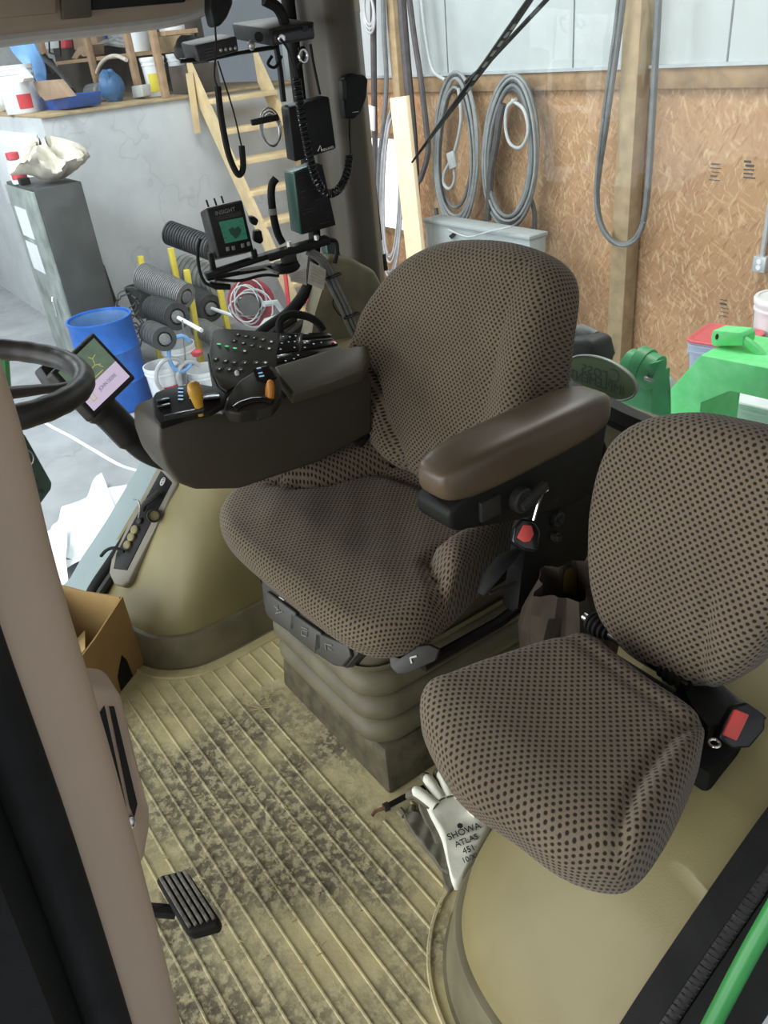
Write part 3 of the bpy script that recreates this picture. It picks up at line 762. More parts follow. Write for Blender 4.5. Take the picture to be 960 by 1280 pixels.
for x, y in ((117, 145), (165, 158), (213, 170)):
    q = on(K(x, y), *kp) + nn * .001; mb = MB(); mb.bar(q - V((.004, 0, 0)), q + V((.004, .003, 0)), .004, .0015); mb.build('green_light', 'icon_green', kpd)
for pts in (((482, 86), (604, 90), (592, 188), (458, 206)), ((618, 84), (762, 78), (795, 100), (614, 116)), ((614, 130), (792, 120), (828, 150), (606, 188)), ((460, 216), (600, 196), (715, 192), (640, 225), (462, 266))):
    mb = plate([K(*p) for p in pts], *kp, .003, .003, bev=.001); mb.build('switch_bank', 'black_gloss', kpd)
mb = MB()
for x, y in ((500, 106), (540, 108), (575, 102), (492, 146), (533, 138), (570, 136), (485, 182), (568, 172), (630, 145), (630, 172), (683, 150), (728, 142), (470, 232), (590, 218), (515, 252), (565, 240)):
    q = on(K(x, y), *kp) + nn * .0035; mb.bar(q - V((.0018, 0, 0)), q + V((.0018, .001, 0)), random.choice((.0012, .0018, .0024)), .0006)
mb.build('icon', 'icon_white', kpd)
q = on(K(797, 140), *kp) + nn * .004; mb = MB(); mb.prism([q + V((.004, 0, 0)), q + V((-.004, .004, 0)), q + V((-.004, -.004, 0))], (0, 0, .001)); mb.build('hazard_icon', 'icon_red', kpd)
mb = MB(); mb.tube(spline([on(p, (1.55, -.80, .84), (-1, 0, .3)) for p in ((352, 420), (349, 408), (353, 398), (366, 393), (385, 396), (398, 404), (404, 413))], 6), .009, 10)
mb.build('cable_loop', 'black_rubber', kpd)

# ================================================================== touchscreen on its arm
mP = CAM + ray(118, 468) * 1.6; mn = V((-.75, -.433, .5)).normalized()
qA, qB, qC, qD = (117, 414), (171, 472), (118, 523), (64, 465)
mon = thing('touchscreen_display', on((118, 468), mP, mn), 'black framed touchscreen showing a green and lavender start screen behind steering wheel', 'display')
mb = plate((qA, qB, qC, qD), mP, mn, .028, bev=.006, seg=3); mb.build('bezel', 'charcoal', mon)
def bil(u, v):     # u to the right (C to B), v up (C to D)
    a = V((*qC, 0)).lerp(V((*qB, 0)), u); b = V((*qD, 0)).lerp(V((*qA, 0)), u); p = a.lerp(b, v); return (p.x, p.y)
mat('screen_green', (.08, .12, .085), .2, var=.35, scale=40, emit=(.11, .16, .11), estr=.8)
mat('screen_lavender', (.5, .42, .55), .2, var=.05, emit=(.62, .52, .68), estr=.75)
mat('screen_text', (.25, .2, .32), .4, var=.02, emit=(.3, .24, .4), estr=.4)
mat('screen_yellow', (.45, .42, .12), .4, var=.02, emit=(.5, .48, .15), estr=.6)
mb = plate([bil(*p) for p in ((.08, .42), (.92, .42), (.92, .92), (.08, .92))], mP, mn, .002, .0012); mb.build('screen', 'screen_green', mon)
mb = plate([bil(*p) for p in ((.08, .09), (.92, .09), (.92, .42), (.08, .42))], mP, mn, .002, .0012); sl = mb.build('screen', 'screen_lavender', mon)
xd = on(bil(.9, .3), mP, mn) - on(bil(.1, .3), mP, mn); yd = on(bil(.5, .9), mP, mn) - on(bil(.5, .1), mP, mn)
text('screen_text', 'JOHN DEERE', on(bil(.58, .27), mP, mn) + mn * .0015, xd, yd, .0105, 'screen_text', mon, align='CENTER')
mb = MB()
for pl_ in ([(.40, .55), (.50, .60), (.62, .60), (.70, .55)], [(.62, .60), (.66, .70), (.74, .72)], [(.44, .58), (.40, .50)], [(.66, .56), (.70, .49)], [(.66, .70), (.62, .76)]): mb.tube([on(bil(*p), mP, mn) + mn * .0016 for p in pl_], .0009, 5)
mb.tube([on(bil(*p), mP, mn) + mn * .0016 for p in ((.48, .46), (.66, .46))], .0011, 5)
mb.build('screen_emblem', 'screen_yellow', mon); mb = MB(); mb.tube([on(bil(*p), mP, mn) + mn * .0016 for p in ((.18, .2), (.26, .2), (.26, .32), (.18, .32), (.18, .2))], .0011, 5)
mb.build('screen_emblem', 'screen_yellow', mon)
mb = plate((bil(.1, .1), bil(.95, .04), bil(.9, .85), bil(.05, .9)), mP - mn * .028, mn, .03, bev=.008); mb.build('housing', 'charcoal', mon)
mb = MB(); ap_ = [on(p, mP - mn * .04, (-1, 0, .2)) for p in ((112, 486), (122, 505), (140, 522), (163, 546), (182, 562), (206, 572), (235, 578))]
mb.tube(spline(ap_, 5), [.042] * 8 + [.036] * 8 + [.030] * (5 * 6 + 1 - 16), 12, flat=.7); mb.build('arm', 'charcoal', mon)
mb = plate(((50, 458), (62, 450), (84, 470), (98, 492), (88, 504), (70, 488)), mP - mn * .05, mn, .03, bev=.006); mb.build('back_cover', 'charcoal', mon)

# ================================================================== steering wheel
wc = V((1.311, -.117, .957)); wn = V((-.045, -.168, .985)).normalized(); wx, wy, _ = basis(wn, (1, 0, 0)); wR = .18
whl = thing('steering_wheel', wc, 'dark brown steering wheel with thick finger-grip rim by the door post', 'steering wheel')
def wp(a, r, h=0): return wc + wx * (math.cos(a) * r) + wy * (math.sin(a) * r) + wn * h
mb = MB(); N_ = 140
mb.tube([wp(2 * PI * k / N_, wR) for k in range(N_)], [.0168 + .0004 * math.sin(k * 2 * PI / 5) for k in range(N_)], 14, closed=True, flat=1.1); mb.build('rim', 'wheel_black', whl)
def ang(p): q = on(p, wc, wn) - wc; return math.atan2(q.dot(wy), q.dot(wx))
a0 = ang((92, 478))
for k in range(3):
    a = a0 + 2 * PI * k / 3; mb = MB()
    mb.tube([wp(a, .178, 0), wp(a - .03, .145, -.006), wp(a - .05, .09, -.012), wp(a, .03, -.02)], [.012, .013, .018, .022], 10, flat=.45); mb.build('spoke', 'wheel_black', whl)
mb = MB(); mb.lathe([(.02, -.06), (.055, -.05), (.062, -.02), (.055, 0), (.03, .008)], wc - wn * .01, wn, 24); mb.build('hub', 'charcoal', whl)
mb = MB(); mb.tube([wc - wn * .05, wc - wn * .25, V((1.30, .16, .6)), V((1.29, .36, .25)), V((1.28, .42, .01))], [.035, .05, .07, .08, .09], 14); mb.build('column', 'charcoal', whl)

# ================================================================== pedal, grab handle
ped = thing('foot_pedal', onz(235, 1130, 0), 'worn black ribbed foot pedal over the dusty mat', 'pedal')
pzn = ((.93, -.12, .12), (-.15, .12, 1))
mb = plate(((194, 1100), (200, 1094), (230, 1087), (236, 1092), (274, 1148), (271, 1158), (238, 1167), (230, 1163)), *pzn, .03, bev=.006, seg=3); pb = mb.build('pad', 'black_rubber', ped)
mat('worn_rib', (.16, .15, .12), .6, var=.6, scale=120)
for i in range(5):
    f_ = .06 + i * .22
    a = (199 + 33 * f_, 1099 - 10 * f_); b = (236 + 34 * f_, 1161 - 12 * f_)
    mb = MB(); mb.bar(on(a, *pzn) + V((0, 0, .003)), on(b, *pzn) + V((0, 0, .003)), .0055, .006, bev=.001); mb.build('rib', 'worn_rib', pb)
mb = MB(); mb.tube([on((215, 1128), *pzn) - V((0, 0, .028)), V((1.0, -.02, .12)), V((1.06, .18, .16)), V((1.08, .40, .30))], .012, 8); mb.build('arm', 'black', ped)

gx = .56
gh = thing('grab_handle', onx(150, 960, gx), 'beige slotted grab handle beside the blurred door post', 'handle')
G = lambda pts, dx=0: [onx(x, y, gx + dx) for x, y in pts]
mb = MB(); mb.prism(G(((96, 868), (112, 858), (143, 860), (153, 872), (186, 1010), (189, 1032), (182, 1072), (174, 1088), (150, 1060))), (.035, 0, 0), bev=.007, seg=3); gb = mb.build('grip', 'post_beige', gh)
for pts in (((124, 893), (131, 883), (158, 1008), (155, 1020), (151, 1010)), ((137, 884), (143, 884), (172, 1005), (168, 1022), (163, 1010))):
    mb = MB(); mb.prism(G(pts, -.0015), (.02, 0, 0)); mb.build('slot', 'black', gb)
mb = MB(); mb.blob(onx(163, 1028, gx - .004), (.005, .005, .008)); mb.build('bolt', 'chrome', gh)

# ================================================================== cardboard box on the mat
K0 = V((1.728, -.325, 0)); e1 = V((-.60, .80, 0)).normalized(); e2 = V((.80, .60, 0)).normalized(); BH = .20
bxo = thing('cardboard_box', K0 + e1 * .15 + e2 * .1, 'open brown cardboard box with dark hand hole on the cab floor', 'box')
def wall(a, b, h1, h2, m, nm, th=.004):
    d = (b - a).normalized(); nx = V((-d.y, d.x, 0)) * th; mb = MB()
    mb.prism([a, b, b + V((0, 0, h2)), a.lerp(b, .5) + V((0, 0, (h1 + h2) / 2 - .006)), a + V((0, 0, h1))], nx); mb.build(nm, m, bxo)
wall(K0, K0 + e1 * .26, .215, .175, 'cardboard', 'front_panel'); wall(K0 + e2 * .004, K0 + e2 * .20, .215, .235, 'cardboard_in', 'side_panel'); wall(K0 + e2 * .20, K0 + e2 * .20 + e1 * .26, .235, .22, 'cardboard_in', 'back_panel'); wall(K0 + e1 * .256, K0 + e1 * .256 + e2 * .20, .175, .22, 'cardboard_in', 'side_panel')
mb = MB(); mb.prism([K0 + V((0, 0, .002)), K0 + e1 * .25 + V((0, 0, .002)), K0 + e1 * .25 + e2 * .2 + V((0, 0, .002)), K0 + e2 * .2 + V((0, 0, .002))], (0, 0, .004)); mb.build('bottom', 'cardboard_in', bxo)
mb = MB(); ww = V((e1.y, -e1.x, 0)) * .001
c_ = lambda s, z: K0 + e1 * s - e2 * .0048 + V((0, 0, z))
mb.prism([c_(.055, .004), c_(.11, .004), c_(.105, .045), c_(.068, .085), c_(.058, .06)], e2 * -.001); mb.build('hand_hole', 'black', bxo)
mb = MB(); mb.prism([K0 + e1 * .16 + e2 * .006 + V((0, 0, .178)), K0 + e1 * .254 + e2 * .006 + V((0, 0, .17)), K0 + e1 * .25 + e2 * .11 + V((0, 0, .12)), K0 + e1 * .05 + e2 * .10 + V((0, 0, .13))], (0, 0, .004)); mb.build('flap', 'cardboard_in', bxo)

# ================================================================== gloves, pin and straw on the mat
gl = thing('work_glove', onz(570, 1050, 0), 'white knit glove printed with black lettering beside the beige wheel arch', 'glove')
gP = ((.82, -.60, .035), (-.10, .0, 1)); gn = V(gP[1]).normalized()
GO = [(567, 1104), (577, 1101), (584, 1088), (598, 1062), (612, 1034), (608, 1026), (592, 1014), (584, 998), (568, 984), (552, 985), (538, 989), (530, 994), (536, 1012), (550, 1040), (556, 1062), (561, 1085)]
GOl = [(q.x, q.y) for q in spline([on(p, *gP) for p in GO], 4, True)]
gz = lambda x, y: gP[0][2] + (x - gP[0][0]) * .10
pad('palm', GOl, lambda x, y: gz(x, y) + .003 * math.sin(x * 60) * math.sin(y * 50 + 1), lambda x, y: gz(x, y) - .024, .010, 'glove_white', gl)
pad('coated_palm', [(x + .006, y + .012) for x, y in GOl], lambda x, y: max(.012, gz(x, y) - .016), lambda x, y: max(.002, gz(x, y) - .03), .006, 'glove_grey', gl)
def finger(pts, r, nm):
    P = [on(p, *gP) + V((0, 0, h)) for p, h in pts]
    S_ = spline(P, 6); n = len(S_); rr = [r * (.9 if k < n - 4 else (.88, .75, .5, .2)[k - n + 4]) for k in range(n)]
    g = MB(); g.tube([p - V((0, 0, .006)) for p in S_], [q * 1.06 for q in rr], 10); g.build('coated_tip', 'glove_grey', gl)
    g = MB(); k = int(n * .78); g.tube([p + V((0, 0, .001)) for p in S_[:k]], rr[:k - 3] + [rr[k - 4] * q for q in (.85, .6, .25)], 10); g.build(nm, 'glove_white', gl)
finger([((545, 1008), 0), ((528, 996), .004), ((517, 989), .0), ((507, 990), -.012)], .0125, 'finger')
finger([((552, 1000), 0), ((540, 984), .006), ((533, 974), .006), ((528, 966), -.004)], .0125, 'finger')
finger([((562, 996), 0), ((556, 980), .008), ((550, 970), .008), ((544, 961), -.002)], .0125, 'finger')
finger([((575, 998), 0), ((569, 984), .006), ((563, 974), .008), ((557, 966), .004)], .011, 'finger')
finger([((588, 1018), -.004), ((600, 1008), -.006), ((607, 1000), -.008)], .012, 'thumb')
xd = on((596, 1035), *gP) - on((562, 1048), *gP); yd = on((574, 1030), *gP) - on((583, 1070), *gP)
for s_, p, sz in (('SHOWA', (580, 1041), .0185), ('ATLAS', (583, 1052.5), .0165), ('451', (586, 1063.5), .017), ('10/XL', (588.5, 1074), .0145)):
    text('print', s_, on(p, *gP) + gn * .0045, xd, yd, sz, 'ink', gl, .0006)
mb = MB(); mb.lathe([(.006, 0), (.006, .0008)], on((575, 1034), *gP) + gn * .0045, gn, 6); mb.build('print', 'ink', gl)
g2 = thing('work_glove', onz(535, 1050, 0), 'dirty grey glove lying flat under the white printed one', 'glove')
GD = [(q.x, q.y) for q in spline([onz(*p, .01) for p in ((505, 1022), (512, 1014), (530, 1022), (545, 1040), (556, 1065), (563, 1090), (556, 1092), (540, 1072), (520, 1048))], 5, True)]
pad('palm', GD, lambda x, y: .016 + .003 * math.sin(x * 160 + y * 90), lambda x, y: .001, .006, 'glove_grey', g2)
for a, b in (((506, 1020), (500, 1012)), ((514, 1016), (516, 1008))):
    mb = MB(); mb.tube([onz(*a, .009), onz(*b, .008)], .007, 8); mb.build('finger', 'glove_grey', g2)
pin = thing('tie_rod', onz(487, 1006, 0), 'short black rod with bent rusty tip on the mat by glove', 'rod')
mb = MB(); mb.tube([onz(482, 1009, .012), onz(512, 993, .016), onz(535, 982, .02)], .006, 8); mb.build('shaft', 'black', pin)
mb = MB(); mb.cyl(onz(480, 1010, .012), onz(486, 1007, .012), .009, seg=10); mb.build('collar', 'charcoal', pin)
mat('rust', (.16, .08, .04), .8, var=.3, scale=60)
mb = MB(); mb.tube([onz(481, 1010, .012), onz(469, 1014, .010), onz(465, 1020, .006)], .004, 6); mb.build('tip', 'rust', pin)
mat('straw', (.5, .42, .2), .85, var=.25, scale=60)
mb = MB(); rs_ = random.Random(5)
for k in range(260):
    if k < 12: x, y = onz(*rs_.choice(((345, 878), (335, 870), (385, 925), (376, 920), (425, 930), (400, 900), (330, 880))), 0).xy; x += rs_.uniform(-.02, .02); y += rs_.uniform(-.02, .02); L_ = rs_.uniform(.02, .05)
    else: x, y = rs_.gauss(1.05, .25), rs_.gauss(-.33, .16); L_ = rs_.uniform(.003, .014)
    if x > 1.5 or y < -.53 or x < .66 : continue
    a = rs_.uniform(0, PI); z = .0055
    mb.bar((x, y, z), (x + math.cos(a) * L_, y + math.sin(a) * L_, z + rs_.uniform(0, .003)), rs_.uniform(.0012, .003), .0012)
tag(mb.build('straw_litter', 'straw', None, False), 'bits of straw and chaff scattered over the mat', 'straw', kind='stuff')

# ================================================================== crumpled bag behind the seats
mat('bag_brown', (.05, .036, .024), .9, var=.2, scale=20); mat('bag_yellow', (.16, .115, .02), .8, var=.1)
bag = thing('paper_bag', V((.86, -1.12, .2)), 'crumpled brown paper bag with yellow corner in the gap between the seats', 'bag')
mb = MB()
def bg_(u, v):
    a = 2 * PI * u; r = (.045 + .05 * math.sin(PI * min(1, v * .8 + .1))) * (1 + .18 * math.sin(a * 5 + v * 7) + .1 * math.sin(a * 9 - v * 11))
    q = onx(705, 745, .77); return V((q.x - .01 + math.cos(a) * r * .8, q.y + math.sin(a) * r, .02 + v * (q.z + .02)))
mb.grid(bg_, 40, 14, close_u=True); mb.build('body', 'bag_brown', bag, angle=25)
mb = MB(); mb.prism([onx(x, y, .80) for x, y in ((700, 715), (722, 708), (722, 745), (708, 742))], (.02, .01, 0), bev=.003); mb.build('yellow_corner', 'bag_yellow', bag)

# ================================================================== accessory strip on the right arch
sd = V((0, -.23, .215)).normalized(); sw = V((-1, 0, -.42)).normalized(); sn = sd.cross(sw).normalized()
if sn.z < 0: sn = -sn
SPP = (V((1.87, -.47, .255)), sn)
st = thing('outlet_strip', SPP[0], 'beige framed power outlet strip with plugs along the far window ledge', 'outlet strip')
out_ = ((200, 583), (214, 590), (226, 606), (196, 665), (166, 728), (157, 735), (146, 732), (139, 717), (142, 700), (165, 655))
inn = ((205, 590), (219, 605), (190, 660), (163, 714), (146, 712), (150, 692), (172, 652))
mat('strip_grey', (.24, .215, .165), .5, var=.08, scale=20)
plate(out_, *SPP, .06, .012, bev=.008, seg=3).build('frame', 'strip_grey', st)
plate(inn, *SPP, .006, .014, bev=.002).build('well', 'black', st)
for p, r_, m_ in (((174, 664), .012, 'trim_beige'), ((170, 673), .012, 'trim_beige'), ((165, 683), .012, 'trim_beige'), ((180, 653), .009, 'charcoal')):
    mb = MB(); mb.lathe([(r_, -.002), (r_, .008), (r_ - .003, .010), (r_ * .4, .010)], (on(p, *SPP) + sn * .013), sn, 16); mb.build('socket_cap', m_, st)
q = on((196, 644), *SPP) + sn * .024 + V((-.02, 0, 0)); rn = (CAM - q).normalized()
mb = MB(); mb.lathe([(.017, -.02), (.018, 0), (.016, .003), (.0145, 0), (.0145, -.01)], q, rn, 24); rg_ = mb.build('ring_socket', 'charcoal', st)
mb = MB(); mb.lathe([(.0135, -.012), (.0135, -.006), (.001, -.005)], q, rn, 20); mb.build('cap', 'trim_beige', rg_)
mb = MB(); mb.tube(spline([(on(p, *SPP) + sn * .013) + sn * h for p, h in (((207, 618), .012), (200, 628) and ((200, 628), .02), ((192, 634), .022), ((186, 640), .012))], 5), .008, 8); mb.build('plug', 'charcoal', st)
mb = MB(); mb.tube(spline([(on(p, *SPP) + sn * .013) + sn * h for p, h in (((134, 697), .01), ((144, 691), .02), ((154, 688), .02), ((164, 692), .014))], 5), .0045, 8); mb.build('cable', 'black_rubber', st)
mb = MB(); mb.tube(spline([(on(p, *SPP) + sn * .013) + sn * h for p, h in (((175, 627), .01), ((183, 629), .02), ((184, 638), .015), ((181, 650), .012))], 5), .002, 6); mb.build('wire', 'steel', st)
q = on((208, 604), *SPP) + sn * .0155
mb = MB(); mb.tube([q + sd * (math.cos(a) * .011) + sw * (math.sin(a) * .007) for a in [k * PI / 8 for k in range(16)]], .0009, 4, closed=True)
for k in (-.5, .2): mb.tube([q + sd * (math.cos(a) * .005 + k * .008) + sw * (math.sin(a) * .004) for a in [j * PI / 5 for j in range(10)]], .0008, 4, closed=True)
mb.build('emblem', 'white_print', st)

# dark green bracket standing outside the side window
gb_ = thing('mirror_bracket', onx(40, 590, 2.12), 'dark green steel plate with bolt heads outside the side window', 'bracket')
mb = MB(); mb.prism([onx(x, y, 2.12) for x, y in ((26, 540), (32, 545), (65, 604), (64, 612), (48, 634), (20, 640), (-10, 600), (-10, 540))], (.02, 0, 0), bev=.004); mb.build('plate', 'dark_green', gb_)
for p in ((44, 600), (52, 614)):
    mb = MB(); q = onx(*p, 2.12); mb.cyl(q + V((.003, 0, 0)), q - V((.006, 0, 0)), .006, seg=6); mb.build('bolt', 'black', gb_)
mb = MB(); q = onx(28, 574, 2.117); mb.tube([q + V((0, math.cos(a) * .028, math.sin(a) * .028)) for a in [k * PI / 10 for k in range(20)]], .002, 5, closed=True); mb.build('ring', 'steel', gb_)
mb = MB(); mb.tube([onx(3, 430, 2.14), onx(8, 500, 2.14), onx(22, 556, 2.13)], .014, 8); mb.build('green_arm', 'deere_green', gb_)
# ================================================================== radios, speaker and screens on the rear pillar
dn = V((-.97, .24, 0)).normalized(); DP = V((1.79, -1.06, 1.1))
def dq(pts, lift=0, P=None): return [on(p, P or DP, dn) + dn * lift for p in pts]
def slab(mb, front, f_ref, b_ref, depth, P=None, bev=.004, lift=0):
    """box: front face traced on the device plane, pushed back so that corner f_ref goes to b_ref"""
    P = P or DP
    d = on(b_ref, P - dn * depth, dn) - on(f_ref, P, dn)
    mb.prism(dq(front, lift, P), d, bev=bev, seg=2); return mb
# --- shelf bar and the two radios
br = thing('radio_bracket', dq([(300, 66)])[0], 'black steel bar carrying the two radios on the pillar', 'bracket')
mb = MB(); mb.tube(dq([(228, 76), (262, 74), (300, 66), (352, 58)], -.03), .008, 8, flat=.6); mb.build('bar', 'black', br)
mb = MB(); mb.tube(dq([(352, 52), (358, 90), (362, 128)], -.05), .007, 8); mb.build('upright', 'black', br)
ra = thing('two_way_radio', dq([(365, 40)])[0], 'larger black box radio with round chrome plug on the bracket by the pillar', 'radio')
mb = MB(); slab(mb, ((336, 36), (393, 27), (394, 49), (340, 58)), (336, 36), (289, 29), .17); mb.build('case', 'charcoal', ra)
mb = MB(); slab(mb, ((340, 39), (391, 30), (392, 46), (343, 55)), (340, 39), (341, 39), .004, lift=.003, bev=.001); fp_ = mb.build('faceplate', 'black_gloss', ra)
mb = MB(); q = dq([(381, 36)], .004)[0]; mb.box(q, (.004, .012, .010)); mb.build('key', 'charcoal', fp_)
mb = MB(); q = dq([(349, 48)])[0]; mb.cyl(q, q + dn * .022, .0085, seg=14, bev=.002); mb.build('plug', 'chrome', ra)
mb = MB(); q = dq([(325, 46)], -.01)[0]; mb.cyl(q, q + V((-.018, .01, 0)), .010, seg=14, bev=.002); mb.build('dial', 'black', ra)
rb = thing('two_way_radio', dq([(262, 60)])[0], 'smaller flat black radio with row of buttons at the bracket tip', 'radio')
mb = MB(); slab(mb, ((243, 57), (296, 45), (299, 64), (249, 78)), (243, 57), (225, 53), .09); mb.build('case', 'charcoal', rb)
for i, x in enumerate((276, 282, 288, 294)):
    mb = MB(); q = dq([(x, 62.5 - i * .9)], .002)[0]; mb.blob(q, (.004, .0042, .0042), seg=8, rings=6); mb.build('button', 'steel', rb)
for i in range(3):
    mb = MB(); a, b = dq([(256, 62 + i * 4), (270, 59 + i * 4)], .002); mb.bar(a, b, .002, .002); mb.build('slot', 'black_gloss', rb)
mb = MB(); q = dq([(313, 57)], .01)[0]; mb.blob(q, (.008, .008, .010)); mb.build('knob', 'steel', rb)
# --- hanging microphone from the roof and its cord
mc = thing('hand_microphone', onx(278, 5, 1.74), 'black hand microphone hanging from the roof over smaller radio', 'microphone')
mb = MB(); mb.prism([onx(x, y, 1.73) for x, y in ((264, -20), (292, -20), (292, 5), (285, 22), (276, 33), (268, 34), (263, 12))], (.035, 0, 0), bev=.007, seg=3); mb.build('body', 'black', mc)
mb = MB(); mb.tube(spline([onx(x, y, 1.74) for x, y in ((269, 33), (270, 60), (268, 95), (272, 109))], 5), .0022, 6); mb.build('cord', 'black', mc)
mb = MB(); mb.tube(spline([onx(x, y, 1.74) for x, y in ((272, 108), (277, 150), (285, 190), (294, 213), (300, 218), (304, 208), (302, 182))], 6), .0072, 8); mb.build('sleeve', 'black_rubber', mc)
mb = MB(); mb.tube(spline([onx(x, y, 1.75) for x, y in ((302, 183), (292, 140), (278, 95), (272, 76))], 5), .002, 6); mb.build('lead', 'black', mc)
# --- speaker
sp_ = thing('speaker_box', dq([(390, 160)])[0], 'black square speaker box with small white maker name on the pillar', 'speaker')
mb = MB(); slab(mb, ((360, 134), (412, 120), (421, 186), (368, 203)), (360, 134), (350, 132), .06, bev=.006); mb.build('case', 'black', sp_)
xd, yd = dq([(421, 186)])[0] - dq([(368, 203)])[0], dq([(360, 134)])[0] - dq([(368, 203)])[0]
text('maker_name', 'MIDLAND', dq([(409, 186)], .002)[0], xd, yd, .0075, 'white_print', sp_, .0003)
mb = MB(); a = dq([(397, 189), (400, 182), (402, 188)], .002); mb.tube(a, .0012, 4); mb.build('emblem', 'white_print', sp_)
mb = MB(); mb.bar(*dq([(318, 154), (352, 147)], -.03), .014, .014, bev=.002); mb.build('arm', 'black', sp_)
mb = MB(); q = dq([(346, 165)], -.05)[0]
for k in range(3): mb.tube([q + V((0, math.cos(a) * (.022 + .003 * k), math.sin(a) * (.035 + .003 * k) + .004 * k)) for a in [j * PI / 8 for j in range(16)]], .002, 5, closed=True)
mb.build('wire_coil', 'steel', sp_)
# --- monitor module with green side
cb = thing('control_module', dq([(392, 250)])[0], 'black faced module with dark green side and thick cable below speaker', 'control box')
mb = MB(); slab(mb, ((367, 216), (401, 204), (418, 281), (376, 294)), (367, 216), (354, 213), .07, bev=.004); mb.build('case', 'dark_green', cb)
mb = MB(); slab(mb, ((368, 217), (402, 205), (419, 281), (377, 293)), (368, 217), (368, 217), .004, lift=.004, bev=.001); fc = mb.build('face', 'black', cb)
for a, b in (((370, 224), (382, 221)), ((385, 219), (392, 217)), ((374, 240), (381, 238)), ((388, 237), (398, 235)), ((376, 247), (380, 246)), ((377, 263), (390, 260)), ((378, 267), (388, 264)), ((394, 250), (404, 247)), ((398, 280), (412, 276)), ((385, 287), (390, 285))):
    mb = MB(); mb.bar(*dq([a, b], .005), .0022, .0006); mb.build('legend', 'dim_print', fc)
mb = MB(); mb.tube(spline(dq([(352, 226), (347, 234), (346, 250), (349, 275), (354, 296), (360, 308)], -.05), 6), .0095, 10); mb.build('cable', 'black_rubber', cb)
mb = MB(); mb.tube(dq([(347, 264), (348, 272)], -.05), .0105, 10); mb.build('cable_label', 'grey_print', cb)
# --- green screened seed monitor
sm_ = thing('seed_monitor', dq([(290, 285)])[0], 'small black field monitor showing green screen and dark blob in a cradle', 'monitor')
mb = MB(); slab(mb, ((257, 260), (303, 249), (318, 313), (273, 323)), (257, 260), (249, 265), .05, bev=.005); mb.build('case', 'charcoal', sm_)
mb = MB(); slab(mb, ((259, 262), (302, 251), (316, 312), (274, 321)), (259, 262), (259, 262), .004, lift=.003, bev=.001); fc = mb.build('face', 'black', sm_)
mat('lcd_green', (.02, .13, .08), .25, var=.12, scale=120, emit=(.02, .13, .08), estr=.3)
mb = MB(); mb.prism(dq([(273, 277), (303, 271), (309, 298), (281, 304)], .005), -dn * .002); mb.build('screen', 'lcd_green', sm_)
mb = MB(); mb.prism(dq([(285, 287), (290, 283), (293, 286), (297, 282), (301, 287), (299, 293), (294, 298), (288, 292)], .0062), -dn * .001); mb.build('screen_blob', 'dark_green', sm_)
for i, (x, y) in enumerate(((277, 281), (276, 285), (279, 291), (281, 297), (299, 277), (303, 282), (304, 292))):
    mb = MB(); a, b = dq([(x - 2, y), (x + 3, y - .8)], .0058); mb.bar(a, b, .0012, .0004); mb.build('screen_line', 'dark_green', sm_)
mb = MB(); mb.prism(dq([(268, 271), (300, 263), (302, 269), (271, 276)], .004), -dn * .002); mb.build('name_strip', 'charcoal', sm_)
xd = dq([(303, 249)])[0] - dq([(257, 260)])[0]; yd = dq([(257, 260)])[0] - dq([(273, 323)])[0]
text('title', 'INSIGHT', dq([(281, 264)], .005)[0], xd, yd, .013, 'grey_print', sm_, .0003)
for x, y in ((284.5, 310.8), (291.5, 309.6), (303, 306.5), (310.5, 304.3)):
    mb = MB(); q = dq([(x, y)], .004)[0]; mb.box(q, (.003, .0085, .0095), bev=.001); k_ = mb.build('button', 'grey_print', sm_)
for x, y in ((261, 252), (271, 250), (280, 247)):
    mb = MB(); mb.tube(dq([(x, y), (x + 3, y + 9)], -.03), .0025, 6); mb.build('antenna_stub', 'black', sm_)
for p in (((314, 272), (321, 272), (326, 277), (323, 284), (317, 282)), ((320, 290), (329, 289), (332, 303), (328, 307), (320, 304))):
    mb = MB(); mb.prism(dq(p, -.015), -dn * .025, bev=.004); mb.build('clamp_knob', 'black', sm_)
mb = MB(); mb.prism(dq([(316, 314), (322, 312), (325, 325), (319, 327)], -.01), -dn * .02, bev=.002); mb.build('cradle_leg', 'black', sm_)
mb = MB(); mb.prism(dq([(262, 318), (268, 318), (273, 342), (266, 342)], -.01), -dn * .02, bev=.002); mb.build('cradle_leg', 'black', sm_)
mb = MB(); mb.tube(spline(dq([(252, 300), (249, 315), (251, 338), (257, 354), (266, 360)], -.02), 6), .004, 8); mb.build('cable', 'black_rubber', sm_)
mb = MB(); mb.tube(dq([(264, 357), (272, 360), (290, 361)], -.02), [.007, .009, .007], 10); mb.build('cable_plug', 'black', sm_)
# --- rail that carries the monitor
rl = thing('mounting_rail', dq([(340, 325)])[0], 'long black mounting rail with grey clamp reaching to the field monitor', 'bracket')
mb = MB(); mb.bar(*dq([(258, 346), (345, 318)], -.015), .030, .014, bev=.004); mb.build('rail', 'black', rl)
mb = MB(); mb.bar(*dq([(262, 352), (350, 336)], -.04), .02, .012, bev=.003); mb.build('lower_rail', 'black', rl)
mb = MB(); mb.bar(*dq([(335, 322), (412, 300)], -.01), .036, .02, bev=.004); mb.build('rail', 'black', rl)
mb = MB(); mb.prism(dq([(352, 317), (369, 312), (371, 326), (354, 330)], .008), -dn * .03, bev=.003); mb.build('clamp', 'charcoal', rl)
for p in ((362, 308), (396, 300)):
    mb = MB(); q = dq([p], 0)[0]; mb.cyl(q, q + V((0, 0, .012)), .007, seg=6); mb.build('bolt', 'steel', rl)
mb = MB(); mb.blob(dq([(360, 335)], -.02)[0], (.03, .035, .016), seg=16, rings=10, jitter=.08, e=.7); mb.build('swivel', 'black', rl)
mb = MB()
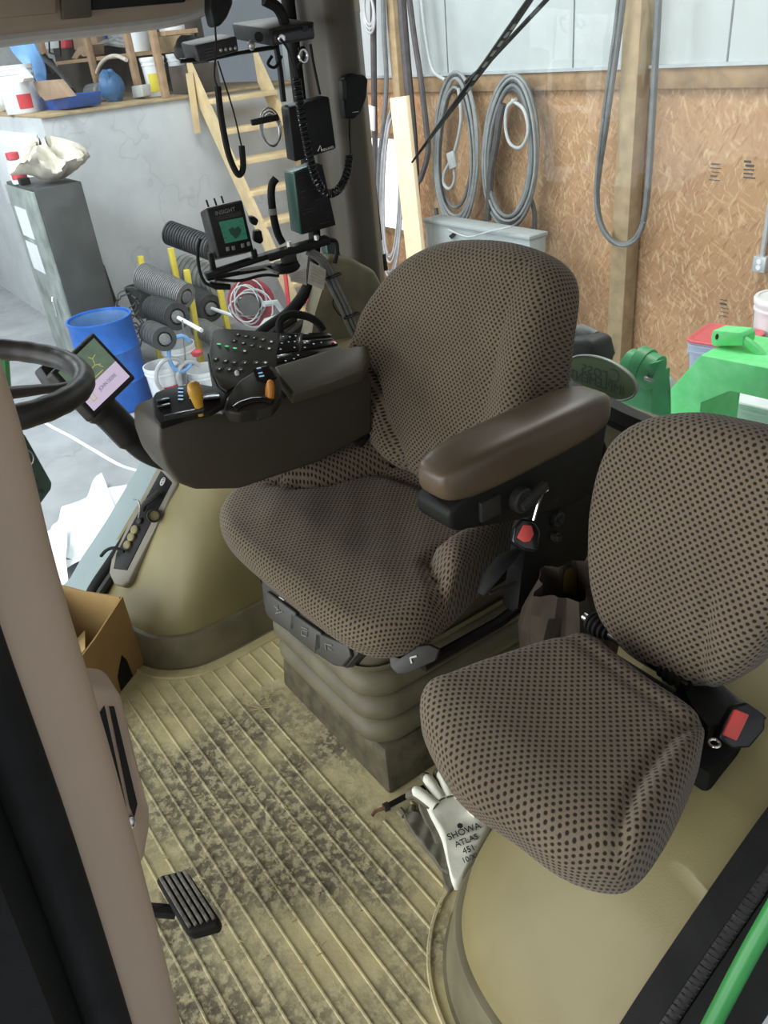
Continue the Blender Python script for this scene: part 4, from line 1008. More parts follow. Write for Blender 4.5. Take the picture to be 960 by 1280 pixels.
mb.tube(spline(dq([(300, 338), (318, 336), (330, 334), (345, 340), (358, 338)], .0), 5), .003, 6); mb.build('wire', 'steel', rl)
mb = MB(); mb.tube(spline(dq([(270, 350), (300, 352), (330, 345), (350, 346)], -.01), 5), .004, 6); mb.build('wire', 'black_rubber', rl)
mb = MB(); mb.tube(spline(dq([(412, 300), (421, 303), (423, 315), (420, 330)], -.01), 4), .006, 8); mb.build('end_hook', 'black', rl)
mat('tag_paper', (.42, .40, .33), .8, var=.08, scale=40)
tg = thing('warning_card', dq([(395, 345)])[0], 'two grey printed warning cards hanging under the mounting rail', 'card')
for pts in (((363, 343), (383, 336), (384, 357), (364, 352)), ((387, 326), (407, 337), (404, 362), (384, 354))):
    mb = MB(); mb.prism(dq(pts, -.004 if pts[0][0] < 370 else .004), -dn * .001); c_ = mb.build('card', 'tag_paper', tg)
    for k in range(5):
        f_ = .18 + k * .15; a = V((*pts[0], 0)).lerp(V((*pts[3], 0)), f_); b = V((*pts[1], 0)).lerp(V((*pts[2], 0)), f_); a, b = a.lerp(b, .1), a.lerp(b, .9)
        mb = MB(); mb.bar(*dq([(a.x, a.y), (b.x, b.y)], -.003 if pts[0][0] < 370 else .005), .0012, .0005); mb.build('print_line', 'grey_print', c_)
gb = thing('green_block', onx(418, 320, 1.835), 'dark green steel block with round bolt fixed to the pillar', 'block')
mb = MB(); mb.prism([onx(x, y, 1.83) for x, y in ((408, 304), (422, 300), (430, 340), (415, 343))], (.03, 0, 0), bev=.002); mb.build('body', 'dark_green', gb)
mb = MB(); q = onx(417, 332, 1.826); mb.cyl(q + V((.004, 0, 0)), q - V((.006, 0, 0)), .008, seg=14, bev=.002); mb.build('bolt', 'steel', gb)
# --- cables down the pillar
mat('cable_grey', (.17, .17, .16), .5, var=.1)
cbp = thing('cable_loom', onx(425, 370, 1.80), 'bundle of grey cables tied together down the pillar foot', 'cables')
for k, dx in enumerate((0, 5, 9)):
    mb = MB(); mb.tube(spline([onx(x + dx * (1 if y > 330 else .6), y - dx * .4, 1.80) for x, y in ((384, 316), (400, 328), (408, 350), (425, 385), (436, 410), (452, 440))], 6), .0058, 8); mb.build('cable', 'cable_grey', cbp)
for p in ((411, 347), (434, 396)):
    mb = MB(); a = onx(p[0] - 4, p[1] + 2, 1.794); b = onx(p[0] + 14, p[1] - 5, 1.794); mb.tube([a, b], .0085, 8, flat=.4); mb.build('tie', 'black', cbp)
mb = MB(); mb.tube(spline([onx(x, y, 1.80) for x, y in ((419, 368), (416, 380), (424, 393), (432, 397))], 5), .0016, 5); mb.build('lead', 'black', cbp)
mb = MB(); mb.tube(spline([onx(x, y, 1.86) for x, y in ((408, 340), (402, 372), (385, 400), (355, 425), (330, 437))], 6), .011, 8); tag(mb.build('hose_loop', 'charcoal'), 'dark corrugated hose curving below the warning cards', 'hose')
# --- hand mic on the pillar with its coiled cord
m2 = thing('hand_microphone', onx(444, 120, 1.81), 'black hand microphone clipped to the pillar face beside the window', 'microphone')
mb = MB(); mb.prism([onx(x, y, 1.80) for x, y in ((432, 96), (440, 91), (456, 93), (461, 99), (459, 122), (452, 141), (444, 149), (433, 148), (430, 118))], (.028, 0, 0), bev=.006, seg=3); bd = mb.build('body', 'black', m2)
mb = MB(); mb.prism([onx(x, y, 1.797) for x, y in ((427, 100), (433, 99), (434, 124), (429, 125))], (.02, 0, 0), bev=.003); mb.build('talk_key', 'charcoal', m2)
mb = MB(); a, b = onx(441, 140.5, 1.798), onx(448, 139.5, 1.798); mb.bar(a, b, .003, .001); mb.build('badge', 'white_print', m2)
mb = MB(); mb.tube(spline([onx(x, y, 1.80) for x, y in ((437, 149), (437, 170), (438, 192))], 4), .0026, 6); mb.build('cord', 'black', m2)
path = spline([onx(x, y, 1.735) for x, y in ((371, 98), (374, 122), (380, 160), (388, 200), (398, 230), (410, 242), (424, 236), (434, 216), (437, 194))], 8)
mb = MB(); mb.tube(helix(path, .0085, 78, 8), .0024, 5); mb.build('coiled_cord', 'black_gloss', m2)
mb = MB(); mb.tube(spline([onx(x, y, 1.735) for x, y in ((350, 48), (358, 58), (364, 72), (371, 98))], 5), .003, 6); mb.build('lead', 'black', m2)
lw = thing('radio_lead', onx(385, 60, 1.82), 'thin black leads looping behind the larger radio', 'wire')
for pts in (((373, 62), (380, 60), (378, 76), (372, 84)), ((388, 55), (392, 80), (400, 118)), ((340, 70), (335, 80), (344, 84), (352, 70)), ((330, 0), (345, 8), (352, 18), (356, 30))):
    mb = MB(); mb.tube(spline([onx(x, y, 1.83) for x, y in pts], 5), .0035 if pts[0][0] != 330 else .012, 6); mb.build('strand', 'black_rubber', lw)
mb = MB(); q = onx(379, 70, 1.80); mb.tube([q + V((0, math.cos(a) * .011, math.sin(a) * .013)) for a in [j * PI / 6 for j in range(12)]], .003, 6, closed=True); mb.build('ring', 'chrome', lw)

# ================================================================== outside the rear window: strut, wiper, hitch parts
gs = thing('gas_strut', ony(465, 260, -1.50), 'thin black gas strut beside the pillar behind the glass', 'strut')
mb = MB(); mb.tube([ony(461, 170, -1.5), ony(476, 300, -1.5)], .0055, 8); mb.build('rod', 'black', gs)
mb = MB(); mb.tube([ony(476, 300, -1.5), ony(478, 318, -1.5)], .003, 6); mb.build('pin', 'steel', gs)
mb = MB(); mb.tube([ony(478, 318, -1.5), ony(481, 338, -1.5)], .011, 8); mb.build('socket', 'black', gs)
wy_ = -1.60
wi = thing('rear_wiper', ony(590, 110, wy_), 'black window wiper slanting across the rear window glass', 'wiper')
mb = MB(); mb.tube([ony(515, 203, wy_), ony(560, 142, wy_), ony(610, 76, wy_), ony(662, 0, wy_), ony(680, -30, wy_)], [.004, .010, .013, .011, .009], 8, flat=.6); mb.build('blade', 'black', wi)
mb = MB(); mb.tube([ony(583, 104, wy_ - .02), ony(604, 84, wy_ - .03), ony(640, 46, wy_ - .035), ony(683, 0, wy_ - .035), ony(700, -20, wy_ - .035)], [.008, .007, .006, .006, .006], 8); mb.build('arm', 'black', wi)
for x, y in ((586, 111), (594, 96), (606, 80), (616, 66), (625, 54), (633, 43), (641, 33)):
    mb = MB(); a, b = ony(x - 2, y + 4, wy_ + .012), ony(x + 3, y - 3, wy_ + .012); mb.bar(a, b, .009, .002); mb.build('clip', 'steel', wi)  # pale bars paint the light showing through the wiper's gaps
Yl = -1.85
lt = thing('work_light', ony(728, 440, Yl), 'dark grey round work light behind the driver seat outside', 'light')
mb = MB(); a = ony(722, 447, Yl); mb.prism([ony(x, y, Yl) for x, y in ((698, 432), (706, 424), (730, 424), (741, 430), (742, 452), (740, 475), (702, 476), (697, 455))], (0, -.10, 0), bev=.02, seg=3); mb.build('housing', 'charcoal', lt)
mb = MB(); mb.tube([ony(709, 422, Yl - .08), ony(727, 413, Yl - .08), ony(743, 420, Yl - .08), ony(748, 436, Yl - .08)], .022, 10); mb.build('hood', 'cable_grey', lt)
mb = MB(); mb.box(ony(708, 474, Yl) + V((0, 0, -.03)), (.10, .06, .09), bev=.01); mb.build('base', 'black', lt)
mb = MB(); mb.tube([ony(690, 486, -1.62), ony(722, 484, -1.62), ony(728, 490, -1.62)], .016, 8); mb.build('arm', 'black', lt)
mat('oval_green', (.19, .26, .14), .45, var=.06); mat('oval_text', (.07, .13, .08), .5, var=.03)
ov = thing('oval_sign', ony(752, 472, -1.74), 'olive green oval sign seen from behind with mirrored lettering', 'sign')
oa, ob_ = ony(708, 458, -1.74), ony(796, 487, -1.74); oc = (oa + ob_) / 2; ou = (ob_ - oa) / 2
ovp = ony(757, 453, -1.74) - oc; ovn = V((0, 1, 0)); ovv = (ovp - ou * (ovp.dot(ou) / ou.length_squared)); ovv = ovv.normalized() * ou.length * .46
mb = MB(); mb.prism([oc + ou * math.cos(a) + ovv * math.sin(a) for a in [k * PI / 20 for k in range(40)]], (0, -.01, 0), bev=.002); mb.build('face', 'oval_green', ov)
mb = MB(); mb.tube([oc + ou * math.cos(a) * 1.0 + ovv * math.sin(a) + V((0, .002, 0)) for a in [k * PI / 20 for k in range(40)]], .0035, 6, closed=True); mb.build('rim', 'steel', ov)
text('lettering', 'Cross', oc + ovv * .28 + V((0, .001, 0)), -ou, ovv, .06, 'oval_text', ov, .0006)
text('lettering', 'IMPLEMENT', oc - ovv * .30 - ou * .1 + V((0, .001, 0)), -ou, ovv, .04, 'oval_text', ov, .0006)
Yg = -2.15
hc = thing('hitch_coupler', ony(795, 470, Yg), 'bright green three-ringed hitch casting behind the oval sign', 'hitch')
for (x, y, r, wd) in ((782, 455, .058, .05), (794, 455, .068, .05), (806, 461, .062, .05)):
    mb = MB(); q = ony(x, y, Yg) ; mb.lathe([(r - .012, 0), (r, .006), (r, wd - .006), (r - .012, wd)], q, (-.85, -.1, -.15), 24); mb.build('ring', 'coupler_green', hc)
mb = MB(); mb.prism([ony(x, y, Yg) for x, y in ((778, 470), (816, 468), (812, 500), (818, 530), (770, 520), (775, 495))], (0, -.10, 0), bev=.01); mb.build('body', 'coupler_green', hc)
mb = MB(); mb.prism([ony(x, y, Yg + .05) for x, y in ((810, 455), (823, 452), (816, 474), (805, 472))], (0, -.03, 0), bev=.004); mb.build('latch', 'coupler_green', hc)
mb = MB(); mb.bar(ony(806, 472, Yg + .06), ony(816, 476, Yg + .06), .012, .012, bev=.002); mb.build('pin', 'steel', hc)
mb = MB(); mb.box((1.45, -1.66, .26), (1.0, .12, .16), bev=.015); tag(mb.build('rear_crossmember', 'black'), 'black steel beam below the oval sign behind the glass', 'beam')
for pts in (((800, 520), (806, 505), (820, 503), (822, 520)), ((812, 520), (816, 508), (826, 512), (825, 524))):
    pass
# ================================================================== the barn
GZ = -1.55; WY = -5.30; WX = 9.0; LZ = .92
def osb():
    m, nt, b = new_mat('osb'); L = nt.links.new
    base = ramp(nt, noise(nt, 1.6, 4, .6, 'World'), [(.3, (.35, .19, .095)), (.7, (.46, .275, .145))])
    c = base
    for i, (ry, sx, sz, th, col) in enumerate(((.5, 9, 42, .60, (.56, .37, .20)), (-.7, 10, 46, .62, (.50, .31, .16)), (1.25, 9, 44, .62, (.62, .45, .27)), (2.2, 11, 46, .62, (.26, .135, .065)), (-1.2, 8, 40, .64, (.60, .42, .24)))):
        f = noise(nt, 1.0, 2, .5, 'World', (sx, 1, sz), None)
        # strands lying at their own angle
        mp = f.node.inputs['Vector'].links[0].from_node; geo = mp.inputs[0].links[0].from_node
        rt = nt.nodes.new('ShaderNodeVectorRotate'); rt.rotation_type = 'AXIS_ANGLE'; rt.inputs['Axis'].default_value = (0, 1, 0); rt.inputs['Angle'].default_value = ry
        L(geo.outputs['Position'], rt.inputs['Vector']); L(rt.outputs[0], mp.inputs[0])
        c = mixc(nt, ramp(nt, f, [(th - .03, (0, 0, 0)), (th + .05, (.6, .6, .6))]), c, col)
    L(c, b.inputs['Base Color']); b.inputs['Roughness'].default_value = .8
    MATS['osb'] = m
osb()
def conc(name, a, c_, crack=.4, sc=3):
    m, nt, b = new_mat(name); L = nt.links.new
    c = ramp(nt, noise(nt, sc, 6, .65, 'World'), [(.3, a), (.72, c_)])
    v = nt.nodes.new('ShaderNodeTexVoronoi'); v.feature = 'DISTANCE_TO_EDGE'; v.inputs['Scale'].default_value = .55
    geo = nt.nodes.new('ShaderNodeNewGeometry'); mx = nt.nodes.new('ShaderNodeVectorMath'); mx.operation = 'ADD'
    nz = nt.nodes.new('ShaderNodeTexNoise'); nz.inputs['Scale'].default_value = 3; L(geo.outputs['Position'], nz.inputs['Vector'])
    L(geo.outputs['Position'], mx.inputs[0]); L(nz.outputs['Color'], mx.inputs[1]); L(mx.outputs[0], v.inputs['Vector'])
    f = ramp(nt, v.outputs['Distance'], [(.0, (crack,) * 3), (.012, (0, 0, 0))])
    L(mixc(nt, f, c, tuple(q * .5 for q in a)), b.inputs['Base Color']); b.inputs['Roughness'].default_value = .75
    bump(nt, b, noise(nt, 30, 4, .6, 'World'), .15, .01); MATS[name] = m
conc('concrete_wall', (.46, .475, .49), (.58, .595, .61), .25, 2)
conc('concrete_floor', (.26, .27, .285), (.40, .41, .425), .35, 2.2)
mat('foam_white', (.44, .47, .465), .5, var=.06, scale=5)
mat('wood_old', (.30, .19, .10), .8, var=.25, scale=14)
mat('wood_post', (.34, .25, .14), .8, var=.2, scale=10)
mat('wood_new', (.62, .47, .27), .75, var=.12, scale=8)
mat('wood_pale', (.74, .62, .40), .75, var=.08, scale=6)
mat('hose_grey', (.15, .16, .165), .6, var=.2, scale=10)
mat('hose_dark', (.07, .065, .065), .65, var=.25, scale=10)
mat('hose_light', (.42, .43, .43), .5, var=.15, scale=10)
mat('pail_white', (.80, .82, .84), .4, var=.04, scale=10)
mat('pail_blue', (.42, .48, .62), .4, var=.05, scale=10)
mat('lid_red', (.68, .13, .15), .4, var=.06)
mat('label_red', (.6, .06, .07), .5, var=.05); mat('label_yellow', (.75, .62, .06), .5, var=.05); mat('label_grey', (.45, .47, .5), .5, var=.05)
mat('barrel_blue', (.02, .14, .55), .38, var=.15, scale=10)
mat('barrel_in', (.12, .25, .5), .6, var=.15, scale=10)
mat('yellow_paint', (.72, .58, .08), .5, var=.12, scale=14)
mat('spool_dark', (.045, .048, .052), .55, var=.25, scale=16)
mat('spool_grey', (.20, .20, .20), .5, var=.25, scale=40)
mat('spool_pale', (.45, .46, .45), .6, var=.1, scale=10)
mat('cabinet_dark', (.055, .058, .056), .55, var=.25, scale=4)
mat('cabinet_front', (.26, .29, .27), .4, var=.35, scale=5)
mat('bag_cream', (.55, .50, .42), .8, var=.2, scale=9, bmp=.3, bscale=20)
mat('red_paint', (.62, .07, .09), .45, var=.12)
mat('plastic_sheet', (.82, .85, .88), .35, var=.08, scale=5)
mat('tarp_blue', (.17, .36, .66), .5, var=.15, scale=5)
mat('crate_blue', (.03, .10, .42), .5, var=.12)
mat('pump_blue', (.05, .14, .30), .45, var=.25, scale=20)
mat('box_brown', (.30, .20, .13), .85, var=.12, scale=10)
mat('cabinet_light', (.34, .37, .37), .5, var=.06, scale=6)
mat('dark_brown_wall', (.07, .055, .045), .9, var=.3, scale=3)
mat('galv', (.5, .53, .55), .4, .3, var=.1)
mat('window_day', (.9, .93, 1), .5, var=.02, emit=(.9, .95, 1), estr=2.2)

mb = MB(); mb.box((7.0, -1.0, GZ - .05), (16.4, 9.2, .1)); struct(mb, 'barn_floor', 'concrete_floor')
mb = MB(); mb.box((4.5, WY - .03, (GZ + LZ) / 2), (9.4, .06, LZ - GZ)); struct(mb, 'barn_wall_rear', 'osb')
mb = MB(); mb.box((4.5, WY - .02, LZ + 1.15), (9.4, .06, 2.3)); struct(mb, 'upper_wall_rear', 'foam_white')
mb = MB()
for px in (560, 718, 912):
    x = ony(px, 60, WY).x; mb.box((x, WY + .012, LZ + 1.0), (.012, .004, 2.0))
struct(mb, 'panel_seam_trim', 'hose_grey')
mb = MB(); mb.box((4.5, WY + .018, LZ - .045), (9.2, .04, .13), bev=.004); struct(mb, 'ledger_beam', 'wood_old')
mb = MB(); mb.box((4.5, WY + .03, LZ + .03), (9.2, .05, .02)); struct(mb, 'ledger_trim', 'galv')
mb = MB(); mb.box((WX + .1, -3.88, (GZ + LZ) / 2), (.2, 3.0, LZ - GZ)); struct(mb, 'barn_wall_right', 'concrete_wall')
mb = MB(); mb.box((WX + 3.2, -2.43, (GZ + LZ) / 2), (6.0, .1, LZ - GZ)); struct(mb, 'alcove_wall', 'concrete_wall')
mb = MB(); mb.box((WX + 2.98, -3.88, LZ + .012), (6.04, 3.0, .025), bev=.004); struct(mb, 'loft_floor', 'wood_post')
mb = MB(); mb.box((12.1, -4.42, LZ + 1.1), (5.4, .06, 2.2)); struct(mb, 'loft_wall_back', 'dark_brown_wall')
mb = MB(); mb.box((15.1, -1.0, .6), (.1, 9.0, 4.4)); struct(mb, 'barn_wall_end', 'concrete_wall')
# window behind the hoses
a, b = ony(452, 168, WY), ony(505, 290, WY)
mb = MB(); mb.box(((a.x + b.x) / 2, WY + .002, (a.z + b.z) / 2), (abs(a.x - b.x) + .25, .01, abs(a.z - b.z))); struct(mb, 'window_3', 'window_day')
mb = MB()
for z_ in (a.z, b.z): mb.box(((a.x + b.x) / 2, WY + .012, z_), (abs(a.x - b.x) + .35, .03, .05))
struct(mb, 'window_3_frame', 'wood_old')

def at_wall(p, off=.06): return ony(p[0], p[1], WY + off)
# posts and lumber on the rear wall
mb = MB(); c0, c1 = at_wall((801, -30), .12), at_wall((768, 470), .12); mb.bar((( c0.x + c1.x) / 2 , WY + .10, 2.0), ((c0.x + c1.x) / 2, WY + .10, GZ), .15, .14, up=(0, 1, 0), bev=.006)
tag(mb.build('wall_post', 'wood_post'), 'square weathered wooden post inside the hanging belt loop', 'post')
mb = MB(); c0 = at_wall((494, 30), .1); mb.bar((c0.x, WY + .09, 2.0), (c0.x, WY + .09, GZ), .11, .12, up=(0, 1, 0), bev=.006)
tag(mb.build('wall_post', 'wood_post'), 'wooden post behind the dangling belts above the leaning board', 'post')
mb = MB(); Yb = WY + .86
mb.hexa([ony(487, 123, Yb), ony(507, 120, Yb), ony(507, 120, Yb) + V((0, -.04, 0)), ony(487, 123, Yb) + V((0, -.04, 0)), ony(518, 420, Yb + .1), ony(538, 417, Yb + .1), ony(538, 417, Yb + .1) + V((0, -.04, 0)), ony(518, 420, Yb + .1) + V((0, -.04, 0))], .003)
tag(mb.build('lumber_board', 'wood_pale'), 'fresh pale timber board standing upright behind the driver seat', 'board')
# belts and hoses hung on the rear wall
def strand(mb, px, r, off=.10, flat=1.0, n=6): mb.tube(spline([at_wall(p, off + (i % 2) * .004) for i, p in enumerate(px)], n), r, 8, flat=flat)
mb = MB(); strand(mb, [(782, -30), (775, 30), (766, 95), (757, 160), (750, 205), (746, 245), (751, 280), (765, 301), (783, 305), (798, 293), (806, 268), (812, 210), (817, 120), (822, 30), (825, -40)], .026, .22, .75)
strand(mb, [(776, -30), (768, 40), (759, 105), (751, 170), (745, 225), (746, 262), (757, 292), (776, 307), (795, 300), (805, 278)], .012, .25)
tag(mb.build('drive_belt', 'hose_grey'), 'long grey drive belt hanging as a narrow loop around the wooden post', 'belt')
def coil(name, c, rx, ry, n, r, label, m='hose_grey', tilt=0, extra=None, off=.08):
    rnd = random.Random(int(c[0] * 7)); mbs = (MB(), MB())
    for k in range(n):
        f = .74 + .27 * k / (n - 1); ox, oy = rnd.uniform(-.05, .05) * rx, rnd.uniform(-.05, .06) * ry + (1 - f) * ry * rnd.uniform(-.5, .2)
        sq = rnd.uniform(-.10, .10); pts = []
        for i in range(34):
            a = 2 * PI * i / 34
            x = c[0] + ox + rx * f * math.cos(a) * (1 - (.10 + sq) * math.sin(a)) + tilt * math.sin(a) + rnd.uniform(-.2, .2); y = c[1] + oy - ry * (.35 + .65 * f) * math.sin(a)
            pts.append(at_wall((x, y), off + .05 + .10 * ((k * 5) % n) / n))
        mbs[k % 2].tube(pts, r * rnd.uniform(.75, 1.1), 8, closed=True)
    root = tag(mbs[0].build(name, m), label, 'hose')
    mbs[1].build('pale_loop', 'hose_mid', root)
    if extra: extra(root)
    return root
mat('hose_mid', (.24, .25, .25), .5, var=.2, scale=10)
def ties1(root):
    mb = MB(); mb.box(at_wall((565, 200), .26), (.10, .03, .14), Matrix.Rotation(.3, 3, 'Y'), bev=.01); mb.build('buckle', 'hose_light', root)
    mb = MB(); strand(mb, [(573, 110), (576, 150), (568, 190), (556, 215), (555, 230), (562, 236), (568, 225), (567, 205)], .014, .24); mb.build('hose_tail', 'hose_light', root)
coil('hose_coil', (569, 186), 27, 97, 10, .016, 'tall oval coil of dark grey hose with pale clip near its middle', 'hose_grey', 0, ties1)
def ties2(root):
    mb = MB(); strand(mb, [(640, 125), (655, 138), (660, 165), (651, 184), (638, 180), (632, 160), (634, 135), (645, 124)], .014, .24); mb.build('hose_tail', 'hose_light', root)
    mb = MB(); px = [(629, 130), (624, 150), (620, 180), (614, 210), (612, 240), (610, 275)]
    strand(mb, px, .030, .21); mb.build('corrugated_hose', 'hose_dark', root)
coil('hose_coil', (637, 192), 34, 95, 12, .016, 'wider oval coil of grey hose with corrugated section hung on bare OSB', 'hose_grey', 3, ties2)
mb = MB(); strand(mb, [(660, 240), (668, 265), (668, 300)], .02, .12); strand(mb, [(545, 260), (548, 285), (546, 310)], .02, .12)
tag(mb.build('hose_end', 'hose_dark'), 'loose hose ends dangling beneath the two oval coils', 'hose')
for i, (px, r, m_, lb) in enumerate((
        ([(466, -30), (467, 60), (468, 140), (470, 220), (472, 300), (476, 380)], .030, 'hose_dark', 'straight dark belt hanging nearest the pillar'),
        ([(478, -30), (480, 40), (483, 100), (480, 150), (474, 200), (473, 260), (480, 330), (492, 350)], .022, 'hose_grey', 'grey belt hanging second from the pillar and curling at its foot'),
        ([(500, -30), (505, 40), (511, 110), (517, 180), (520, 250), (523, 340)], .042, 'hose_dark', 'thick dark belt hanging directly behind the leaning board'),
        ([(508, -30), (517, 40), (526, 100), (533, 160), (535, 190), (527, 220), (521, 230)], .026, 'hose_dark', 'dark belt curving back between the leaning board and the oval coil'),
        ([(524, -30), (530, 30), (540, 85), (556, 100)], .014, 'hose_light', 'pale thin hose slanting down to the top of the oval coil'))):
    mb = MB(); strand(mb, px, r, .17 + .03 * i); tag(mb.build('hanging_belt', m_), lb, 'belt', 'belts hung beside the pillar')
coil('hose_coil', (489, 235), 13, 105, 5, .014, 'thin pale looped hoses dangling in front of the bright window', 'hose_light', 2, None, .30)
mb = MB()
for k in range(3): q = at_wall((461, 12 + k * 3), .25); mb.tube([q + V((math.cos(a) * (.07 + .01 * k), 0, math.sin(a) * (.12 + .015 * k))) for a in [j * PI / 12 for j in range(24)]], .012, 6, closed=True)
tag(mb.build('wire_coil', 'hose_light'), 'small pale wire coil high beside the pillar edge', 'coil')
mb = MB(); mb.prism([at_wall(p, .3) for p in ((456, 130), (467, 134), (467, 164), (459, 160))], (0, -.02, 0)); tag(mb.build('paper_sheet', 'pail_white'), 'white paper sheet pinned above the bright window', 'paper')
# grey cabinet, outlet, conduit
bc = thing('metal_cabinet', V((5.2, WY + .3, GZ)), 'pale grey metal cabinet top showing above the driver seat back', 'cabinet')
a, b = ony(531, 285, WY + .70), ony(662, 297, WY + .70); zt = ony(600, 284, WY + .70).z
mb = MB(); mb.box(((a.x + b.x) / 2, WY + .61, (zt + GZ) / 2), (abs(a.x - b.x), .18, zt - GZ), bev=.012); mb.build('body', 'cabinet_light', bc)
mb = MB(); mb.box(((a.x + b.x) / 2, WY + .61, zt - .02), (abs(a.x - b.x) + .02, .21, .03), bev=.008); mb.build('top_panel', 'cabinet_light', bc)
mb = MB(); mb.prism([ony(x, y, WY + .725) for x, y in ((561, 295), (566, 291), (570, 293), (564, 299))], (0, -.01, 0)); mb.build('handle', 'black', bc)
mb = MB(); mb.tube(spline([ony(x, y, WY + .735) for x, y in ((560, 287), (585, 296), (610, 290), (640, 283))], 5), .008, 6); mb.build('cord', 'hose_light', bc)
ou_ = thing('wall_outlet', at_wall((950, 329), .03), 'grey metal outlet box with conduit on the OSB wall', 'outlet')
a, b = at_wall((944, 319), .04), at_wall((957, 341), .04)
mb = MB(); mb.box(((a.x + b.x) / 2, WY + .03, (a.z + b.z) / 2), (abs(a.x - b.x), .06, abs(a.z - b.z)), bev=.005); mb.build('box', 'galv', ou_)
for f_ in (.3, .68):
    mb = MB(); q = a.lerp(b, f_); mb.cyl((((a.x + b.x) / 2), WY + .06, q.z), ((a.x + b.x) / 2, WY + .064, q.z), .018, seg=16); mb.build('socket', 'pail_white', ou_)
mb = MB(); mb.tube([((a.x + b.x) / 2, WY + .03, a.z - .01), ((a.x + b.x) / 2 - .005, WY + .03, 1.2)], .017, 8); mb.build('conduit', 'galv', ou_)
# ink stamps on the board
mb = MB()
for c_ in ((936, 212), (905, 385), (893, 215)):
    for k in range(5):
        q = at_wall((c_[0], c_[1] + (k - 2) * 5), .0); mb.box(q + V((random.uniform(-.01, .01), .002, 0)), (random.uniform(.05, .09), .002, random.choice((.004, .008, .014))))
struct(mb, 'board_stamp_trim', 'hose_dark')

# ---- pails: round and square
def pail(loc, r, h, label, m='pail_white', group=None, lid=None, band=None, bail=True, h_ang=0):
    t = thing('plastic_pail', loc, label, 'pail', group); L = V(loc)
    mb = MB(); mb.lathe([(r * .86, 0), (r * .88, .006), (r * .97, h * .80), (r * 1.03, h * .81), (r * 1.03, h * .84), (r * .98, h * .85), (r * .99, h * .90), (r * 1.04, h * .91), (r * 1.04, h), (r * .97, h), (r * .95, h * .92), (r * .84, .02), (.001, .02)], L, seg=28, cap=True); mb.build('body', m, t)
    if lid:
        mb = MB(); mb.lathe([(r * 1.06, h * .94), (r * 1.07, h), (r * 1.02, h * 1.03), (r * .9, h * 1.03), (r * .88, h * 1.01), (.001, h * 1.01)], L, seg=28); mb.build('lid', lid, t)
    if bail:
        mb = MB(); c, s_ = math.cos(h_ang), math.sin(h_ang)
        mb.tube([L + V((c * r * 1.05 * math.cos(a) - s_ * .03 * math.sin(a), s_ * r * 1.05 * math.cos(a) + c * .03 * math.sin(a), h * .86 - math.sin(a) * h * .35)) - V((.03, 0, 0)) * 1 for a in [k * PI / 12 for k in range(13)]], .004, 6); mb.build('bail', 'galv', t)
    if band:
        m_, z0, z1, a0_, a1_ = band; mb = MB()
        mb.grid(lambda u, v: L + V((math.cos(a0_ + (a1_ - a0_) * u), math.sin(a0_ + (a1_ - a0_) * u), 0)) * (r * (.885 + .09 * (z0 + (z1 - z0) * v) / .8) + .004) + V((0, 0, h * (z0 + (z1 - z0) * v))), 12, 3); mb.build('label', m_, t)
    return t
def square_pail(loc, w, h, label, lid='pail_white', m='pail_white', rot=0, group=None):
    t = thing('square_pail', loc, label, 'pail', group); L = V(loc); R = Matrix.Rotation(rot, 3, 'Z')
    def ring(s, z): return [L + R @ V((x, y, 0)) + V((0, 0, z)) for x, y in rrect(0, 0, w * s / 2, w * s / 2, w * .16 * s)]
    def loft(prof):
        mb = MB(); rows = [[mb.bm.verts.new(p) for p in ring(s, z)] for s, z in prof]
        for a, b in zip(rows, rows[1:]):
            for i in range(len(a)): mb.bm.faces.new((a[i], a[(i + 1) % len(a)], b[(i + 1) % len(a)], b[i]))
        mb.bm.faces.new(rows[0][::-1]); mb.bm.faces.new(rows[-1]); return mb
    loft([(.86, 0), (.96, h * .72), (1.02, h * .73), (1.02, h * .76), (.97, h * .77), (.98, h * .86), (1.03, h * .87), (1.03, h * .90), (.98, h * .91), (.99, h * .96)]).build('body', m, t)
    loft([(1.05, h * .945), (1.06, h * .985), (1.03, h), (.95, h), (.92, h * .985), (.80, h * .985)]).build('lid', lid, t)
    mb = MB(); mb.tube(spline([L + R @ V((w * .515, -w * .3, h * .82)), L + R @ V((w * .60, -w * .1, h * .5)), L + R @ V((w * .60, w * .1, h * .5)), L + R @ V((w * .515, w * .3, h * .82))], 5), .005, 6); mb.build('bail', 'pail_white', t)
    return t
def floor_at(px, py, Y): return ony(px, py, Y)
Yp = -3.05
q = ony(925, 500, Yp); square_pail((q.x, Yp - .13, q.z - .36), .29, .36, 'white square lidded pail under the green arch near the jump seat', rot=.15, group='white square pails under the green arch')
q = ony(1018, 505, Yp); square_pail((q.x, Yp - .12, q.z - .36), .29, .36, 'second white square pail at the frame edge under the green arch', rot=.1, group='white square pails under the green arch')
mb = MB(); mb.box((1.75, -3.38, (GZ + ony(925, 500, Yp).z - .36) / 2), (1.2, .7, ony(925, 500, Yp).z - .36 - GZ), bev=.02); tag(mb.build('pallet_crate', 'wood_old'), 'low wooden crate carrying the white square pails', 'crate')
Yr = -4.4
q = ony(893, 425, Yr); zt = q.z; sq = (q.x, Yr - .12, 0)
square_pail((sq[0], sq[1], zt - .30), .36, .30, 'topmost square pail of the stack with red lid behind the green arch', 'lid_red', 'pail_blue', .2)
square_pail((sq[0], sq[1], zt - .62), .36, .31, 'bluish square pail right beneath the red lidded one', 'pail_blue', 'pail_blue', .2)
mb = MB(); mb.box((sq[0], sq[1], (zt - .62 + GZ) / 2), (.38, .38, zt - .62 - GZ), bev=.02); tag(mb.build('stack_crate', 'box_brown'), 'brown crate under the blue pail stack', 'crate')
q = ony(979, 372, Yr - .48); zt = q.z
